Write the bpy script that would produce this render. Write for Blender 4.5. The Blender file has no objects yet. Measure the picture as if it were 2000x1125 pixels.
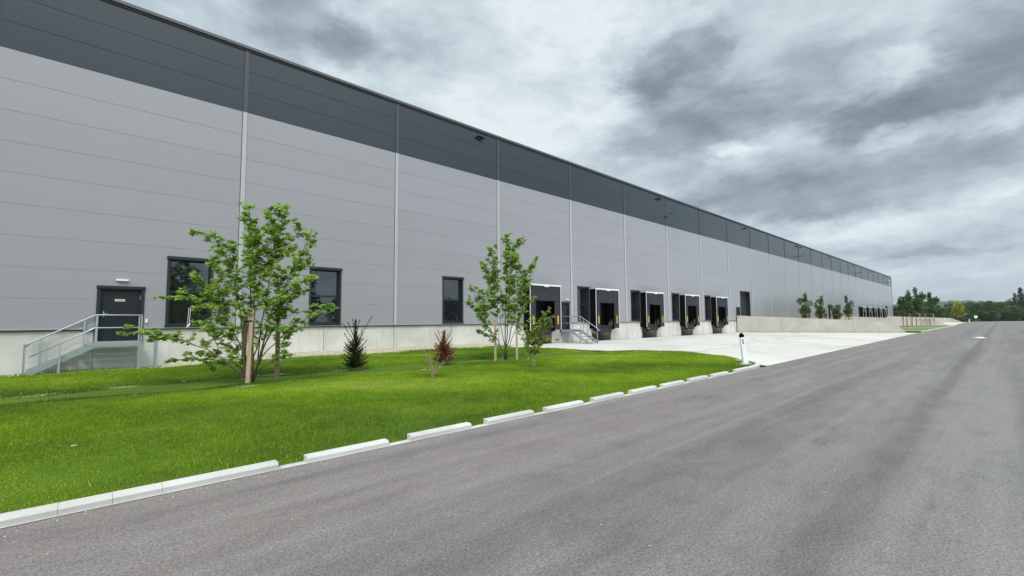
import bpy, bmesh, math, random
import numpy as np
from mathutils import Vector, Matrix
R_=math.radians
HAZE=.00014
random.seed(7); rng=np.random.default_rng(11)
sc=bpy.context.scene
COL=sc.collection

# ------------------------------------------------------------------ camera
YAW=R_(46.66); PIT=math.atan(62.5/900); ROL=R_(0.4)
CAM=Vector((-5.38,-23.08,1.76))
Fw=Vector((math.cos(YAW)*math.cos(PIT),math.sin(YAW)*math.cos(PIT),math.sin(PIT)))
R0=Vector((math.sin(YAW),-math.cos(YAW),0)); U0=R0.cross(Fw)
Rt=(R0*math.cos(ROL)-U0*math.sin(ROL)); Up=(U0*math.cos(ROL)+R0*math.sin(ROL))
cd=bpy.data.cameras.new('camera'); cam=bpy.data.objects.new('camera',cd); COL.objects.link(cam)
cam.matrix_world=Matrix(((Rt.x,Up.x,-Fw.x,CAM.x),(Rt.y,Up.y,-Fw.y,CAM.y),(Rt.z,Up.z,-Fw.z,CAM.z),(0,0,0,1)))
cd.sensor_fit='HORIZONTAL'; cd.sensor_width=36; cd.lens=16.2; cd.clip_start=.05; cd.clip_end=6000
sc.camera=cam
RIGHT=Vector((math.sin(YAW),-math.cos(YAW),0)); DEEP=Vector((math.cos(YAW),math.sin(YAW),0))

# ------------------------------------------------------------------ node helpers
class NT:
    def __init__(s,tree): s.t=tree; s.n=tree.nodes; s.l=tree.links
    def node(s,typ,ins=None,**kw):
        n=s.n.new(typ)
        for k,v in kw.items(): setattr(n,k,v)
        for k,v in (ins or {}).items():
            sock=n.inputs[k]
            if isinstance(v,bpy.types.NodeSocket): s.l.new(v,sock)
            else: sock.default_value=v
        return n
    def math(s,op,a,b=0.0,c=None):
        d={0:a,1:b}
        if c is not None: d[2]=c
        return s.node('ShaderNodeMath',d,operation=op).outputs[0]
    def ramp(s,fac,stops,interp='LINEAR'):
        n=s.node('ShaderNodeValToRGB',{0:fac}); cr=n.color_ramp; cr.interpolation=interp
        while len(cr.elements)>1: cr.elements.remove(cr.elements[-1])
        cr.elements[0].position=stops[0][0]; cr.elements[0].color=(*stops[0][1],1)
        for p,c in stops[1:]:
            e=cr.elements.new(p); e.color=(*c,1)
        return n.outputs[0]
    def mix(s,fac,a,b,mode='MIX'):
        n=s.n.new('ShaderNodeMix'); n.data_type='RGBA'; n.blend_type=mode
        for sock,v in ((n.inputs[0],fac),(n.inputs[6],a),(n.inputs[7],b)):
            if isinstance(v,bpy.types.NodeSocket): s.l.new(v,sock)
            else: sock.default_value=(*v,1) if isinstance(v,tuple) and len(v)==3 else v
        return n.outputs[2]
    def noise(s,vec,scale,detail=4,rough=.55,dist=0):
        return s.node('ShaderNodeTexNoise',{'Vector':vec,'Scale':scale,'Detail':detail,'Roughness':rough,'Distortion':dist}).outputs[0]
    def sstep(s,x,a,b,lo=0.,hi=1.):
        return s.node('ShaderNodeMapRange',{0:x,1:a,2:b,3:lo,4:hi},interpolation_type='SMOOTHSTEP').outputs[0]
    def mapping(s,vec,loc=(0,0,0),rot=(0,0,0),scale=(1,1,1),vt='POINT'):
        return s.node('ShaderNodeMapping',{'Vector':vec,'Location':loc,'Rotation':rot,'Scale':scale},vector_type=vt).outputs[0]
def newmat(name):
    m=bpy.data.materials.new(name); m.use_nodes=True
    t=NT(m.node_tree); b=m.node_tree.nodes['Principled BSDF']
    return m,t,b
def setp(t,b,**kw):
    for k,v in kw.items():
        sock=b.inputs[k]
        if isinstance(v,bpy.types.NodeSocket): t.l.new(v,sock)
        elif isinstance(v,tuple) and len(v)==3: sock.default_value=(*v,1)
        else: sock.default_value=v
def pos(t): return t.node('ShaderNodeNewGeometry').outputs['Position']
def bump(t,h,strength=.3,dist=.01):
    return t.node('ShaderNodeBump',{'Height':h,'Strength':strength,'Distance':dist}).outputs[0]
def simple(name,col,rough=.5,var=.12,scale=3.,metal=0.,spec=.5,bumps=0.,bscale=60.):
    m,t,b=newmat(name); p=pos(t)
    n=t.noise(p,scale,5,.6)
    c=t.mix(n,tuple(x*(1-var) for x in col),tuple(min(1,x*(1+var)) for x in col))
    setp(t,b,**{'Base Color':c,'Roughness':t.math('ADD',rough-.06,t.math('MULTIPLY',n,.12)),'Metallic':metal,'Specular IOR Level':spec})
    if bumps: setp(t,b,Normal=bump(t,t.noise(p,bscale,4,.6),bumps,.01))
    return m

# ------------------------------------------------------------------ mesh helpers
WL={}
class MB:
    def __init__(s): s.v=[]; s.f=[]; s.mi=[]; s.tint=[]; s.cm=0; s.ct=.5
    def face(s,idx): s.f.append(idx); s.mi.append(s.cm); s.tint.append(s.ct)
    def quad(s,*ps):
        i=len(s.v); s.v+= [tuple(p) for p in ps]; s.face(tuple(range(i,i+len(ps))))
    def box(s,x0,x1,y0,y1,z0,z1):
        i=len(s.v)
        s.v+=[(x0,y0,z0),(x1,y0,z0),(x1,y1,z0),(x0,y1,z0),(x0,y0,z1),(x1,y0,z1),(x1,y1,z1),(x0,y1,z1)]
        for q in ((0,3,2,1),(4,5,6,7),(0,1,5,4),(1,2,6,5),(2,3,7,6),(3,0,4,7)): s.face(tuple(i+k for k in q))
    def obox(s,a,b,w,h,up=Vector((0,0,1)),w2=None,h2=None):
        """bar of rectangular section from a to b, w across, h along up"""
        a=Vector(a); b=Vector(b); d=(b-a).normalized(); side=d.cross(up)
        if side.length<1e-4: side=d.cross(Vector((1,0,0)))
        side.normalize(); u=side.cross(d).normalized(); i=len(s.v)
        for p,ww,hh in ((a,w,h),(b,w2 or w,h2 or h)):
            for q in ((-1,-1),(1,-1),(1,1),(-1,1)): s.v.append(tuple(p+side*(q[0]*ww/2)+u*(q[1]*hh/2)))
        for q in ((0,1,2,3),(7,6,5,4),(0,4,5,1),(1,5,6,2),(2,6,7,3),(3,7,4,0)): s.face(tuple(i+k for k in q))
    def tube(s,pts,rads,n=6,cap=True):
        pts=[Vector(p) for p in pts]; i0=len(s.v)
        if not isinstance(rads,(list,tuple)): rads=[rads]*len(pts)
        for k,p in enumerate(pts):
            d=(pts[min(k+1,len(pts)-1)]-pts[max(k-1,0)]).normalized()
            a=d.cross(Vector((.31,.95,.05))); 
            if a.length<.1: a=d.cross(Vector((1,0,0)))
            a.normalize(); b=d.cross(a)
            for j in range(n):
                t=2*math.pi*j/n; s.v.append(tuple(p+(a*math.cos(t)+b*math.sin(t))*rads[k]))
        for k in range(len(pts)-1):
            for j in range(n):
                s.face((i0+k*n+j,i0+k*n+(j+1)%n,i0+(k+1)*n+(j+1)%n,i0+(k+1)*n+j))
        if cap:
            s.face(tuple(i0+j for j in reversed(range(n)))); s.face(tuple(i0+(len(pts)-1)*n+j for j in range(n)))
    def prism(s,outline,z0,z1):
        n=len(outline); i=len(s.v)
        s.v+=[(x,y,z0) for x,y in outline]+[(x,y,z1) for x,y in outline]
        s.face(tuple(i+k for k in reversed(range(n)))); s.face(tuple(i+n+k for k in range(n)))
        for k in range(n): s.face((i+k,i+(k+1)%n,i+n+(k+1)%n,i+n+k))
    def disc(s,c,r,h,n=24,r2=None):
        r2=r if r2 is None else r2; i=len(s.v); x,y,z=c
        for rr,zz in ((r,z),(r2,z+h)):
            for j in range(n): s.v.append((x+rr*math.cos(2*math.pi*j/n),y+rr*math.sin(2*math.pi*j/n),zz))
        s.face(tuple(i+j for j in reversed(range(n)))); s.face(tuple(i+n+j for j in range(n)))
        for j in range(n): s.face((i+j,i+(j+1)%n,i+n+(j+1)%n,i+n+j))
    def build(s,name,mats,parent=None,tint=False,smooth=False,bevel=0,fixn=False):
        me=bpy.data.meshes.new(name); off=WL.get(parent.name,Vector((0,0,0))) if parent else Vector((0,0,0))
        V=[(a-off.x,b-off.y,c-off.z) for a,b,c in s.v] if parent else s.v
        me.from_pydata(V,[],s.f)
        if not isinstance(mats,(list,tuple)): mats=[mats]
        for m in mats: me.materials.append(m)
        if len(mats)>1: me.polygons.foreach_set('material_index',s.mi)
        if tint:
            a=me.attributes.new('tint','FLOAT','FACE'); a.data.foreach_set('value',s.tint)
        if bevel or fixn:
            bm=bmesh.new(); bm.from_mesh(me)
            bmesh.ops.remove_doubles(bm,verts=bm.verts,dist=1e-5)
            bmesh.ops.recalc_face_normals(bm,faces=bm.faces)
            if bevel: 
                es=[e for e in bm.edges if e.is_manifold and e.calc_face_angle(0)>.5]
                bmesh.ops.bevel(bm,geom=es,offset=bevel,segments=2,affect='EDGES',profile=.6)
            bm.to_mesh(me); bm.free()
        if smooth: me.polygons.foreach_set('use_smooth',[True]*len(me.polygons))
        me.update()
        o=bpy.data.objects.new(name,me); COL.objects.link(o)
        if parent: o.parent=parent; WL[o.name]=off
        else: WL[o.name]=Vector((0,0,0))
        return o
def tag(o,label=None,cat=None,group=None,kind=None):
    if label: o['label']=label
    if cat: o['category']=cat
    if group: o['group']=group
    if kind: o['kind']=kind
    return o
def thing(name,label,cat,loc,group=None):
    o=bpy.data.objects.new(name,None); COL.objects.link(o); o.location=loc; o.empty_display_size=.2
    WL[o.name]=Vector(loc); return tag(o,label,cat,group)
def copy_tree(o,parent=None,off=None):
    c=o.copy(); COL.objects.link(c)
    if parent is not None: c.parent=parent
    if off is not None: c.location=o.location+Vector(off)
    for ch in list(o.children): copy_tree(ch,c)
    return c

# ------------------------------------------------------------------ materials
def m_cladding(name,col,var=.03,rough=.42,coat=.6):
    m,t,b=newmat(name); p=pos(t)
    sx=t.node('ShaderNodeSeparateXYZ',{0:p})
    cell=t.node('ShaderNodeCombineXYZ',{0:t.math('FLOOR',t.math('DIVIDE',t.math('ADD',sx.outputs[0],.2),7.675)),1:0.,2:t.math('FLOOR',t.math('DIVIDE',t.math('SUBTRACT',sx.outputs[2],1.55),1.08))})
    wn=t.node('ShaderNodeTexWhiteNoise',{0:cell.outputs[0]},noise_dimensions='3D').outputs[0]
    big=t.noise(p,.35,3); fine=t.noise(p,45,2,.5)
    f=t.math('ADD',t.math('MULTIPLY',wn,.35),t.math('ADD',t.math('MULTIPLY',big,.35),t.math('MULTIPLY',fine,.3)))
    c=t.mix(f,tuple(x*(1-var*2) for x in col),tuple(x*(1+var*2) for x in col))
    emb=t.noise(t.mapping(p,scale=(1,1,.35)),70,3,.6)
    rib=t.node('ShaderNodeTexWave',{'Vector':p,'Scale':9.5,'Distortion':0},wave_type='BANDS',bands_direction='X').outputs['Fac']
    h=t.math('ADD',emb,t.math('MULTIPLY',rib,.12))
    wav=t.noise(t.mapping(p,scale=(.5,1,1.4)),1.1,2)
    nrm=t.node('ShaderNodeBump',{'Height':wav,'Strength':.16,'Distance':.02,'Normal':bump(t,h,.16,.004)}).outputs[0]
    setp(t,b,**{'Base Color':c,'Roughness':rough,'Specular IOR Level':.35,'Coat Weight':coat,'Coat Roughness':.14,'Normal':nrm}); return m
M={}
M['clad']=m_cladding('light_grey_cladding',(.318,.318,.358),rough=.32)
M['band']=m_cladding('dark_grey_cladding',(.021,.034,.050),rough=.30,coat=.35)
M['strip']=simple('light_grey_joint_trim',(.45,.46,.48),.4,.05)
M['stripd']=simple('dark_grey_joint_trim',(.055,.065,.08),.4,.05)
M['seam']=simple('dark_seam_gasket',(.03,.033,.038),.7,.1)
M['anth']=simple('anthracite_paint',(.017,.022,.03),.42,.15,2)
M['anth2']=simple('dark_door_leaf_paint',(.009,.012,.019),.45,.12,2)
M['flash']=simple('light_metal_flashing',(.42,.43,.45),.35,.06,metal=.3)
M['cope']=simple('dark_coping_metal',(.10,.10,.115),.35,.1,metal=.2)
M['roof']=simple('roof_membrane',(.25,.25,.25),.8)
M['white']=simple('white_painted_metal',(.78,.79,.78),.4,.05)
M['black']=simple('black_rubber',(.003,.003,.0035),.95,.2,spec=.06)
M['pvc']=simple('dark_grey_pvc_curtain',(.017,.020,.025),.6,.18,1.2,bumps=.4,bscale=3)
M['yellow']=simple('yellow_guide_paint',(.85,.42,.03),.45,.08)
M['steel']=simple('galvanised_steel',(.40,.46,.49),.42,.14,18,metal=.35)
M['grate']=simple('galvanised_grating',(.22,.25,.27),.6,.3,60,metal=.3)
M['leveller']=simple('grey_leveller_steel',(.03,.031,.034),.7,.3,4,spec=.2)
M['lamp']=simple('milky_lamp_cover',(.82,.83,.82),.3,.03)
M['lens']=simple('clear_lamp_lens',(.55,.56,.56),.15,.05)
M['plastic']=simple('white_post_plastic',(.78,.81,.83),.4,.06,6)
M['ink']=simple('dark_lettering',(.05,.05,.06),.6,.05)
M['strap']=simple('black_tree_strap',(.01,.01,.01),.6,.1)
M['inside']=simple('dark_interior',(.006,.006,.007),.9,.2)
# glass: dark coated pane that mirrors the sky
m,t,b=newmat('coated_window_glass'); p=pos(t)
setp(t,b,**{'Base Color':(.012,.014,.018),'Roughness':.02,'IOR':1.5,'Specular IOR Level':.5,'Normal':bump(t,t.noise(p,.9,2),.05,.02)})
gl=t.node('ShaderNodeBsdfGlossy',{'Color':(.85,.9,1,1),'Roughness':.015,'Normal':bump(t,t.noise(p,.9,2),.04,.02)})
mx=t.node('ShaderNodeMixShader',{0:.12,1:b.outputs[0],2:gl.outputs[0]}); t.l.new(mx.outputs[0],m.node_tree.nodes['Material Output'].inputs[0]); M['glass']=m
# precast concrete plinth
def m_concrete(name,ca,cb,streak=.5,stain=(.75,.74,.72),rough=.75):
    m,t,b=newmat(name); p=pos(t)
    n1=t.noise(p,.7,6,.6,.4); n2=t.noise(t.mapping(p,scale=(2.2,2.2,.35)),1.6,5,.65); n3=t.noise(p,24,4,.6)
    c=t.mix(t.sstep(n1,.35,.68),ca,cb)
    c=t.mix(t.math('MULTIPLY',t.sstep(n2,.5,.75),streak),c,stain,'MULTIPLY')
    c=t.mix(t.math('MULTIPLY',t.sstep(n3,.3,.8),.22),c,(.72,.72,.72),'MULTIPLY')
    pores=t.node('ShaderNodeTexVoronoi',{'Vector':p,'Scale':16.,'Randomness':1.}).outputs['Distance']
    c=t.mix(t.sstep(pores,.09,.03,0,.35),c,(.4,.4,.4),'MULTIPLY')
    setp(t,b,**{'Base Color':c,'Roughness':rough,'Normal':bump(t,t.math('ADD',n3,t.math('MULTIPLY',n1,2)),.25,.006)}); return m
M['plinth']=m_concrete('precast_plinth_concrete',(.56,.548,.515),(.69,.68,.65))
M['wallc']=m_concrete('beige_retaining_concrete',(.40,.375,.34),(.47,.445,.41),.45,(.8,.77,.72))
M['kerb']=m_concrete('pale_kerb_concrete',(.44,.44,.425),(.55,.55,.535),.3)
M['joint']=simple('joint_sealant',(.2,.195,.19),.8,.2)
# yard slab
m,t,b=newmat('pale_yard_concrete'); p=pos(t)
n1=t.noise(p,.16,5,.6,.6); n2=t.noise(t.mapping(p,rot=(0,0,.5),scale=(.12,1.1,1)),.55,5,.62,.5); n3=t.noise(p,30,4,.6); n4=t.noise(p,2.5,5,.65)
c=t.mix(t.sstep(n1,.3,.7),(.46,.452,.43),(.565,.558,.538))
c=t.mix(t.sstep(n2,.55,.78,0,.55),c,(.76,.76,.77),'MULTIPLY')
# turning tyre marks: thin arcs
for cx,cy,r,w,a in ((22,-26,14.5,.16,.30),(22,-26,16.4,.16,.25),(44,-27,18,.2,.28),(44,-27,20.1,.2,.22),(33,-31,21,.18,.2),(60,-30,24,.25,.25),(28,2,13,.16,.15)):
    d=t.node('ShaderNodeVectorMath',{0:t.mapping(p,loc=(-cx,-cy,0),scale=(1,1,0))},operation='LENGTH').outputs['Value']
    d=t.math('ADD',d,t.math('MULTIPLY',t.math('SUBTRACT',t.noise(p,.3,2),.5),1.2))
    ring=t.sstep(t.math('ABSOLUTE',t.math('SUBTRACT',d,r)),w,w*2.2,1,0)
    c=t.mix(t.math('MULTIPLY',t.math('MULTIPLY',ring,a),t.sstep(n4,.3,.65)),c,(.35,.35,.36),'MULTIPLY')
sx=t.node('ShaderNodeSeparateXYZ',{0:p})
for ax,per in ((0,6.0),(1,5.6)):
    fr=t.math('FRACT',t.math('DIVIDE',t.math('ADD',sx.outputs[ax],100.3),per))
    ln=t.math('GREATER_THAN',t.math('ABSOLUTE',t.math('SUBTRACT',fr,.5)),.5-.012/per)
    c=t.mix(t.math('MULTIPLY',ln,.6),c,(.4,.4,.4),'MULTIPLY')
c=t.mix(t.math('MULTIPLY',n3,.2),c,(.75,.75,.75),'MULTIPLY')
setp(t,b,**{'Base Color':c,'Roughness':.8,'Specular IOR Level':.3,'Normal':bump(t,n3,.15,.004)}); M['yard']=m
# asphalt
m,t,b=newmat('worn_asphalt'); p=pos(t)
agg=t.node('ShaderNodeTexVoronoi',{'Vector':p,'Scale':150.,'Randomness':1.}).outputs['Color']
aggv=t.node('ShaderNodeSeparateXYZ',{0:agg}).outputs[0]
agg2=t.node('ShaderNodeTexVoronoi',{'Vector':p,'Scale':34.,'Randomness':1.}).outputs['Distance']
gr=t.noise(p,42,6,.75); mid=t.noise(t.mapping(p,scale=(.4,1,1)),1.9,7,.68,.4); big=t.noise(t.mapping(p,scale=(.10,1,1)),.6,5,.6,.5); strk=t.noise(t.mapping(p,scale=(.03,1,1)),2.6,5,.6,.2)
sx=t.node('ShaderNodeSeparateXYZ',{0:p})
warp=t.math('ADD',sx.outputs[1],t.math('MULTIPLY',t.math('SUBTRACT',t.noise(t.mapping(p,scale=(.3,1,1)),.6,5,.6),.5),.32))
c=t.mix(t.sstep(big,.35,.66),(.128,.123,.126),(.182,.181,.184))
c=t.mix(t.math('MULTIPLY',t.sstep(warp,-20.6,-18.4),.75),c,(.182,.160,.158))     # warmer reddish strip next to the kerb
c=t.mix(t.sstep(strk,.5,.66,0,.75),c,(.125,.130,.130))
c=t.mix(t.sstep(strk,.5,.36,0,.6),c,(.205,.20,.20))
c=t.mix(t.sstep(t.math('ABSOLUTE',t.math('ADD',warp,22.0)),.05,.26,.7,0),c,(.098,.094,.095))     # dark wheel band
c=t.mix(t.sstep(t.math('ABSOLUTE',t.math('ADD',warp,21.35)),.1,.5,.35,0),c,(.20,.20,.20))
c=t.mix(t.sstep(t.math('ABSOLUTE',t.math('ADD',warp,22.75)),.1,.5,.4,0),c,(.20,.203,.20))
c=t.mix(t.sstep(t.math('ABSOLUTE',t.math('ADD',warp,20.3)),.1,.45,.35,0),c,(.120,.113,.115))
c=t.mix(t.sstep(mid,.42,.75,0,.5),c,(.215,.205,.20))
c=t.mix(t.sstep(mid,.5,.28,0,.4),c,(.09,.088,.09))
c=t.mix(.62,c,t.ramp(aggv,[(0,(.45,.45,.46)),(.45,(.9,.9,.9)),(.85,(1.15,1.13,1.12)),(1,(1.9,1.85,1.8))]),'MULTIPLY')
c=t.mix(t.sstep(gr,.35,.7),c,t.mix(1.,c,(1.5,1.48,1.46),'MULTIPLY'))
c=t.mix(t.sstep(gr,.5,.32,0,.9),c,t.mix(1.,c,(.58,.58,.58),'MULTIPLY'))
c=t.mix(1.,c,(.83,.825,.82),'MULTIPLY')
c=t.mix(t.sstep(t.noise(t.mapping(p,scale=(.5,1,1)),5.,6,.7),.52,.72,0,.35),c,(.085,.08,.082))
for sxx,syy,sr,sw,ll in ((2.45,-21.9,.75,.022,.34),(2.38,-21.95,.70,.02,.28),(5.0,-19.6,1.4,.02,.5),(5.1,-19.7,1.25,.018,.45)):
    dd=t.node('ShaderNodeVectorMath',{0:t.mapping(p,loc=(-sxx,-syy,0),scale=(1,1,0))},operation='LENGTH').outputs['Value']
    ring=t.sstep(t.math('ABSOLUTE',t.math('SUBTRACT',dd,sr)),sw,sw*3,1,0)
    loc=t.node('ShaderNodeVectorMath',{0:t.mapping(p,loc=(-sxx,-syy-sr,0),scale=(1,1,0))},operation='LENGTH').outputs['Value']
    c=t.mix(t.math('MULTIPLY',t.math('MULTIPLY',ring,t.sstep(loc,ll*.6,ll,1,0)),t.sstep(gr,.35,.65,.05,.6)),c,(.055,.045,.048))
setp(t,b,**{'Base Color':c,'Roughness':.8,'Specular IOR Level':.4,'Normal':bump(t,t.math('ADD',t.math('MULTIPLY',gr,1.2),agg2),.6,.010)}); M['asph']=m
# lawn soil & meadow
def m_turf(name,bare):
    m,t,b=newmat(name); p=pos(t)
    n=t.noise(p,.45,5,.6,.5); n2=t.noise(p,9,5,.7); n3=t.noise(p,60,3,.7)
    c=t.mix(t.sstep(n,.35,.65),(.06,.11,.010),(.10,.17,.012))
    c=t.mix(t.sstep(n2,.35,.75),c,(.05,.12,.012))
    c=t.mix(t.sstep(n3,.4,.8,0,.4),c,(.2,.3,.03))
    if bare:
        a=t.node('ShaderNodeAttribute',attribute_name='bare').outputs['Fac']
        c=t.mix(a,c,t.mix(n2,(.36,.33,.22),(.60,.56,.44)))
    setp(t,b,**{'Base Color':c,'Roughness':.9,'Specular IOR Level':.15,'Normal':bump(t,t.math('ADD',n2,n3),.8,.03)}); return m
M['turf']=m_turf('lawn_soil',True); M['meadow']=m_turf('meadow_turf',False)
def m_leaf(name,stops,trans=.35,rough=.5):
    m,t,b=newmat(name)
    a=t.node('ShaderNodeAttribute',attribute_name='tint').outputs['Fac']
    c=t.ramp(a,stops); setp(t,b,**{'Base Color':c,'Roughness':rough,'Specular IOR Level':.35})
    tr=t.node('ShaderNodeBsdfTranslucent',{'Color':t.mix(1.,c,(1.25,1.4,.55),'MULTIPLY')})
    mx=t.node('ShaderNodeMixShader',{0:trans,1:b.outputs[0],2:tr.outputs[0]}); t.l.new(mx.outputs[0],m.node_tree.nodes['Material Output'].inputs[0]); return m
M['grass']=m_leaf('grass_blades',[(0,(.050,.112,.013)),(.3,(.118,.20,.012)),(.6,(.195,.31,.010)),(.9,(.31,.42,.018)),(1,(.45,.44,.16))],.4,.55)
M['maple']=m_leaf('maple_leaves',[(0,(.11,.19,.045)),(.5,(.26,.38,.095)),(1,(.46,.57,.20))],.5)
M['shrubl']=m_leaf('olive_shrub_leaves',[(0,(.10,.15,.03)),(.6,(.24,.31,.055)),(1,(.38,.40,.10))],.4)
M['needle']=m_leaf('dark_needles',[(0,(.016,.028,.010)),(.6,(.05,.075,.024)),(1,(.12,.15,.05))],.1)
M['deadn']=m_leaf('dry_brown_needles',[(0,(.12,.035,.022)),(.6,(.34,.12,.07)),(1,(.5,.26,.16))],.15)
M['redl']=m_leaf('reddish_shrub_leaves',[(0,(.12,.05,.03)),(.6,(.22,.11,.06)),(1,(.2,.22,.05))],.25)
M['wood_dk']=m_leaf('woodland_leaves',[(0,(.016,.036,.010)),(.5,(.04,.078,.018)),(1,(.075,.13,.03))],.2)
M['wood_md']=m_leaf('bushy_leaves',[(0,(.03,.06,.014)),(.5,(.065,.115,.025)),(1,(.12,.18,.045))],.25)
M['wood_sp']=m_leaf('spruce_foliage',[(0,(.008,.02,.010)),(.5,(.02,.045,.02)),(1,(.045,.08,.035))],.1)
M['yel']=m_leaf('yellow_green_leaves',[(0,(.14,.16,.015)),(.5,(.27,.29,.025)),(1,(.40,.42,.05))],.3)
M['young']=m_leaf('street_tree_leaves',[(0,(.022,.05,.014)),(.5,(.05,.10,.022)),(1,(.10,.16,.035))],.25)
M['bark']=simple('grey_brown_bark',(.085,.065,.045),.85,.35,12,bumps=.5,bscale=40)
M['barkl']=simple('pale_twig_bark',(.36,.30,.22),.85,.25,12)
m,t,b=newmat('raw_timber'); p=pos(t)
g=t.noise(t.mapping(p,scale=(9,9,.6)),6,5,.6,.5)
setp(t,b,**{'Base Color':t.mix(t.sstep(g,.3,.75),(.50,.36,.26),(.30,.21,.15)),'Roughness':.75,'Normal':bump(t,g,.3,.004)}); M['timber']=m
m,t,b=newmat('weathered_timber'); p=pos(t)
g=t.noise(t.mapping(p,scale=(9,9,.6)),6,5,.6,.5)
setp(t,b,**{'Base Color':t.mix(t.sstep(g,.3,.75),(.26,.19,.13),(.15,.11,.075)),'Roughness':.8}); M['timberd']=m
M['stone']=m_leaf('beige_gravel',[(0,(.26,.23,.17)),(.5,(.44,.40,.31)),(1,(.62,.58,.48))],0,.85)

# ------------------------------------------------------------------ ground
def sheet(name,poly,z,mat,kind='structure'):
    b=MB(); b.quad(*[(x,y,z) for x,y in poly]); o=b.build(name,mat); tag(o,kind=kind); return o
sheet('meadow',[(-500,-900),(2500,-900),(2500,900),(-500,900)],-.06,M['meadow'])
def edge_y(x): return -17.05+(x-13.2)*.0105      # yard / asphalt line
far_edge=[(212,-14.9),(232,-17.5),(250,-21.5),(272,-28.5),(288,-40),(300,-60)]
sheet('asphalt_road',[(-60,-17.07),(13.2,-17.07),(200,edge_y(200))]+far_edge+[(300,-70),(-60,-52)],0.0,M['asph'])
LB=[(14.35,-.02),(14.9,-2.2),(15.15,-4.2),(16.1,-5.6),(16.7,-8.2),(17.1,-10.4),(16.8,-12.6),(16.0,-14.3),(14.9,-15.5),(14.1,-16.0)]
sheet('concrete_yard',[(13.3,-17.04)]+[(x,edge_y(x)) for x in (62.9,)]+[(62.9,edge_y(62.9)),(55.3,-.02)]+[(x-.25,y) for x,y in LB],.004,M['yard'])
sheet('far_concrete_yard',[(126,edge_y(126)),(200,edge_y(200)),(205,-.02),(104,-.02)],.004,M['yard'])
# lawn surface with gentle swale
def lawn_z(x,y):
    e=min(1,max(0,(y+16.97)/.35)); w=.05+.05*math.exp(-((y+12.0)/2.4)**2)-.17*math.exp(-((y+7.0)/1.35)**2)+.03*math.exp(-((y+3.6)/1.2)**2)+.24*min(1,max(0,(y+1.9)/1.7))*min(1,max(0,(x+3)/2))
    w+=.02*math.sin(x*.9+1.3*math.sin(y*.6))+.012*math.sin(x*2.1+y*1.7)
    return .0*(1-e)+w*e
def lawn_right(y):
    ps=[(12.3,-16.98),(12.9,-16.85),(13.4,-16.6),(13.72,-16.34),(13.92,-16.1)]+LB[::-1][1:]
    for (xa,ya),(xb,yb) in zip(ps,ps[1:]):
        if ya<=y<=yb: return xa+(xb-xa)*(y-ya)/(yb-ya+1e-9)
    return 14.3 if y>-1 else 12.2
def nz(x,y,s,seed=0):   # cheap value noise
    return (math.sin(x*1.7*s+seed)*math.cos(y*2.3*s+seed*1.7)+math.sin(x*3.9*s+1.3*math.sin(y*2.9*s)+seed)*.6+math.sin((x+y)*6.1*s+seed*2)*.35)/1.95
def bare_at(x,y):
    v=0
    if -9.9<y<-5.2 and x<5: v=max(v,(nz(x*.55,y*2.6,1.5,2.)+.02)*3.4*(math.exp(-((y+8.7)/.4)**2)+.8*math.exp(-((y+6.6)/.5)**2)))
    if y>-1.6 and x>-3: v=max(v,(nz(x,y*2,2.,5.)+.1)*.8)
    if y>-1.25 and -3<x<14.5: v=max(v,(y+1.25)/.2*.9)
    v=max(v,1.0-((x-13.2)**2/.55+(y+16.35)**2/.10)**.5*.9)
    v=max(v,(1-((x-12.4)**2/1.3+(y+6.6)**2/.18))*.9 if abs(x-12.4)<2 and abs(y+6.6)<1 else 0)
    return 0 if v<.3 else min(1,v)
xs=np.arange(-16,17.4,.22); ys=np.concatenate([[-16.97,-16.9,-16.8],np.arange(-16.62,0.0,.22),[.055]])
b=MB(); NX,NY=len(xs),len(ys); bare=[]
for yy in ys:
    rx=lawn_right(yy)
    for k,xx in enumerate(xs):
        x=min(xx,rx); b.v.append((x,float(yy),lawn_z(x,yy) if xx<rx-.3 else .02+ .3*lawn_z(x,yy))); bare.append(bare_at(x,yy))
for j in range(NY-1):
    for i in range(NX-1):
        if xs[i]<min(lawn_right(ys[j]),lawn_right(ys[j+1])) or xs[i]<max(lawn_right(ys[j]),lawn_right(ys[j+1])):
            b.face((j*NX+i,j*NX+i+1,(j+1)*NX+i+1,(j+1)*NX+i))
o=b.build('lawn_ground',M['turf'],smooth=True); tag(o,kind='structure')
a=o.data.attributes.new('bare','FLOAT','POINT'); a.data.foreach_set('value',bare)
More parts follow.
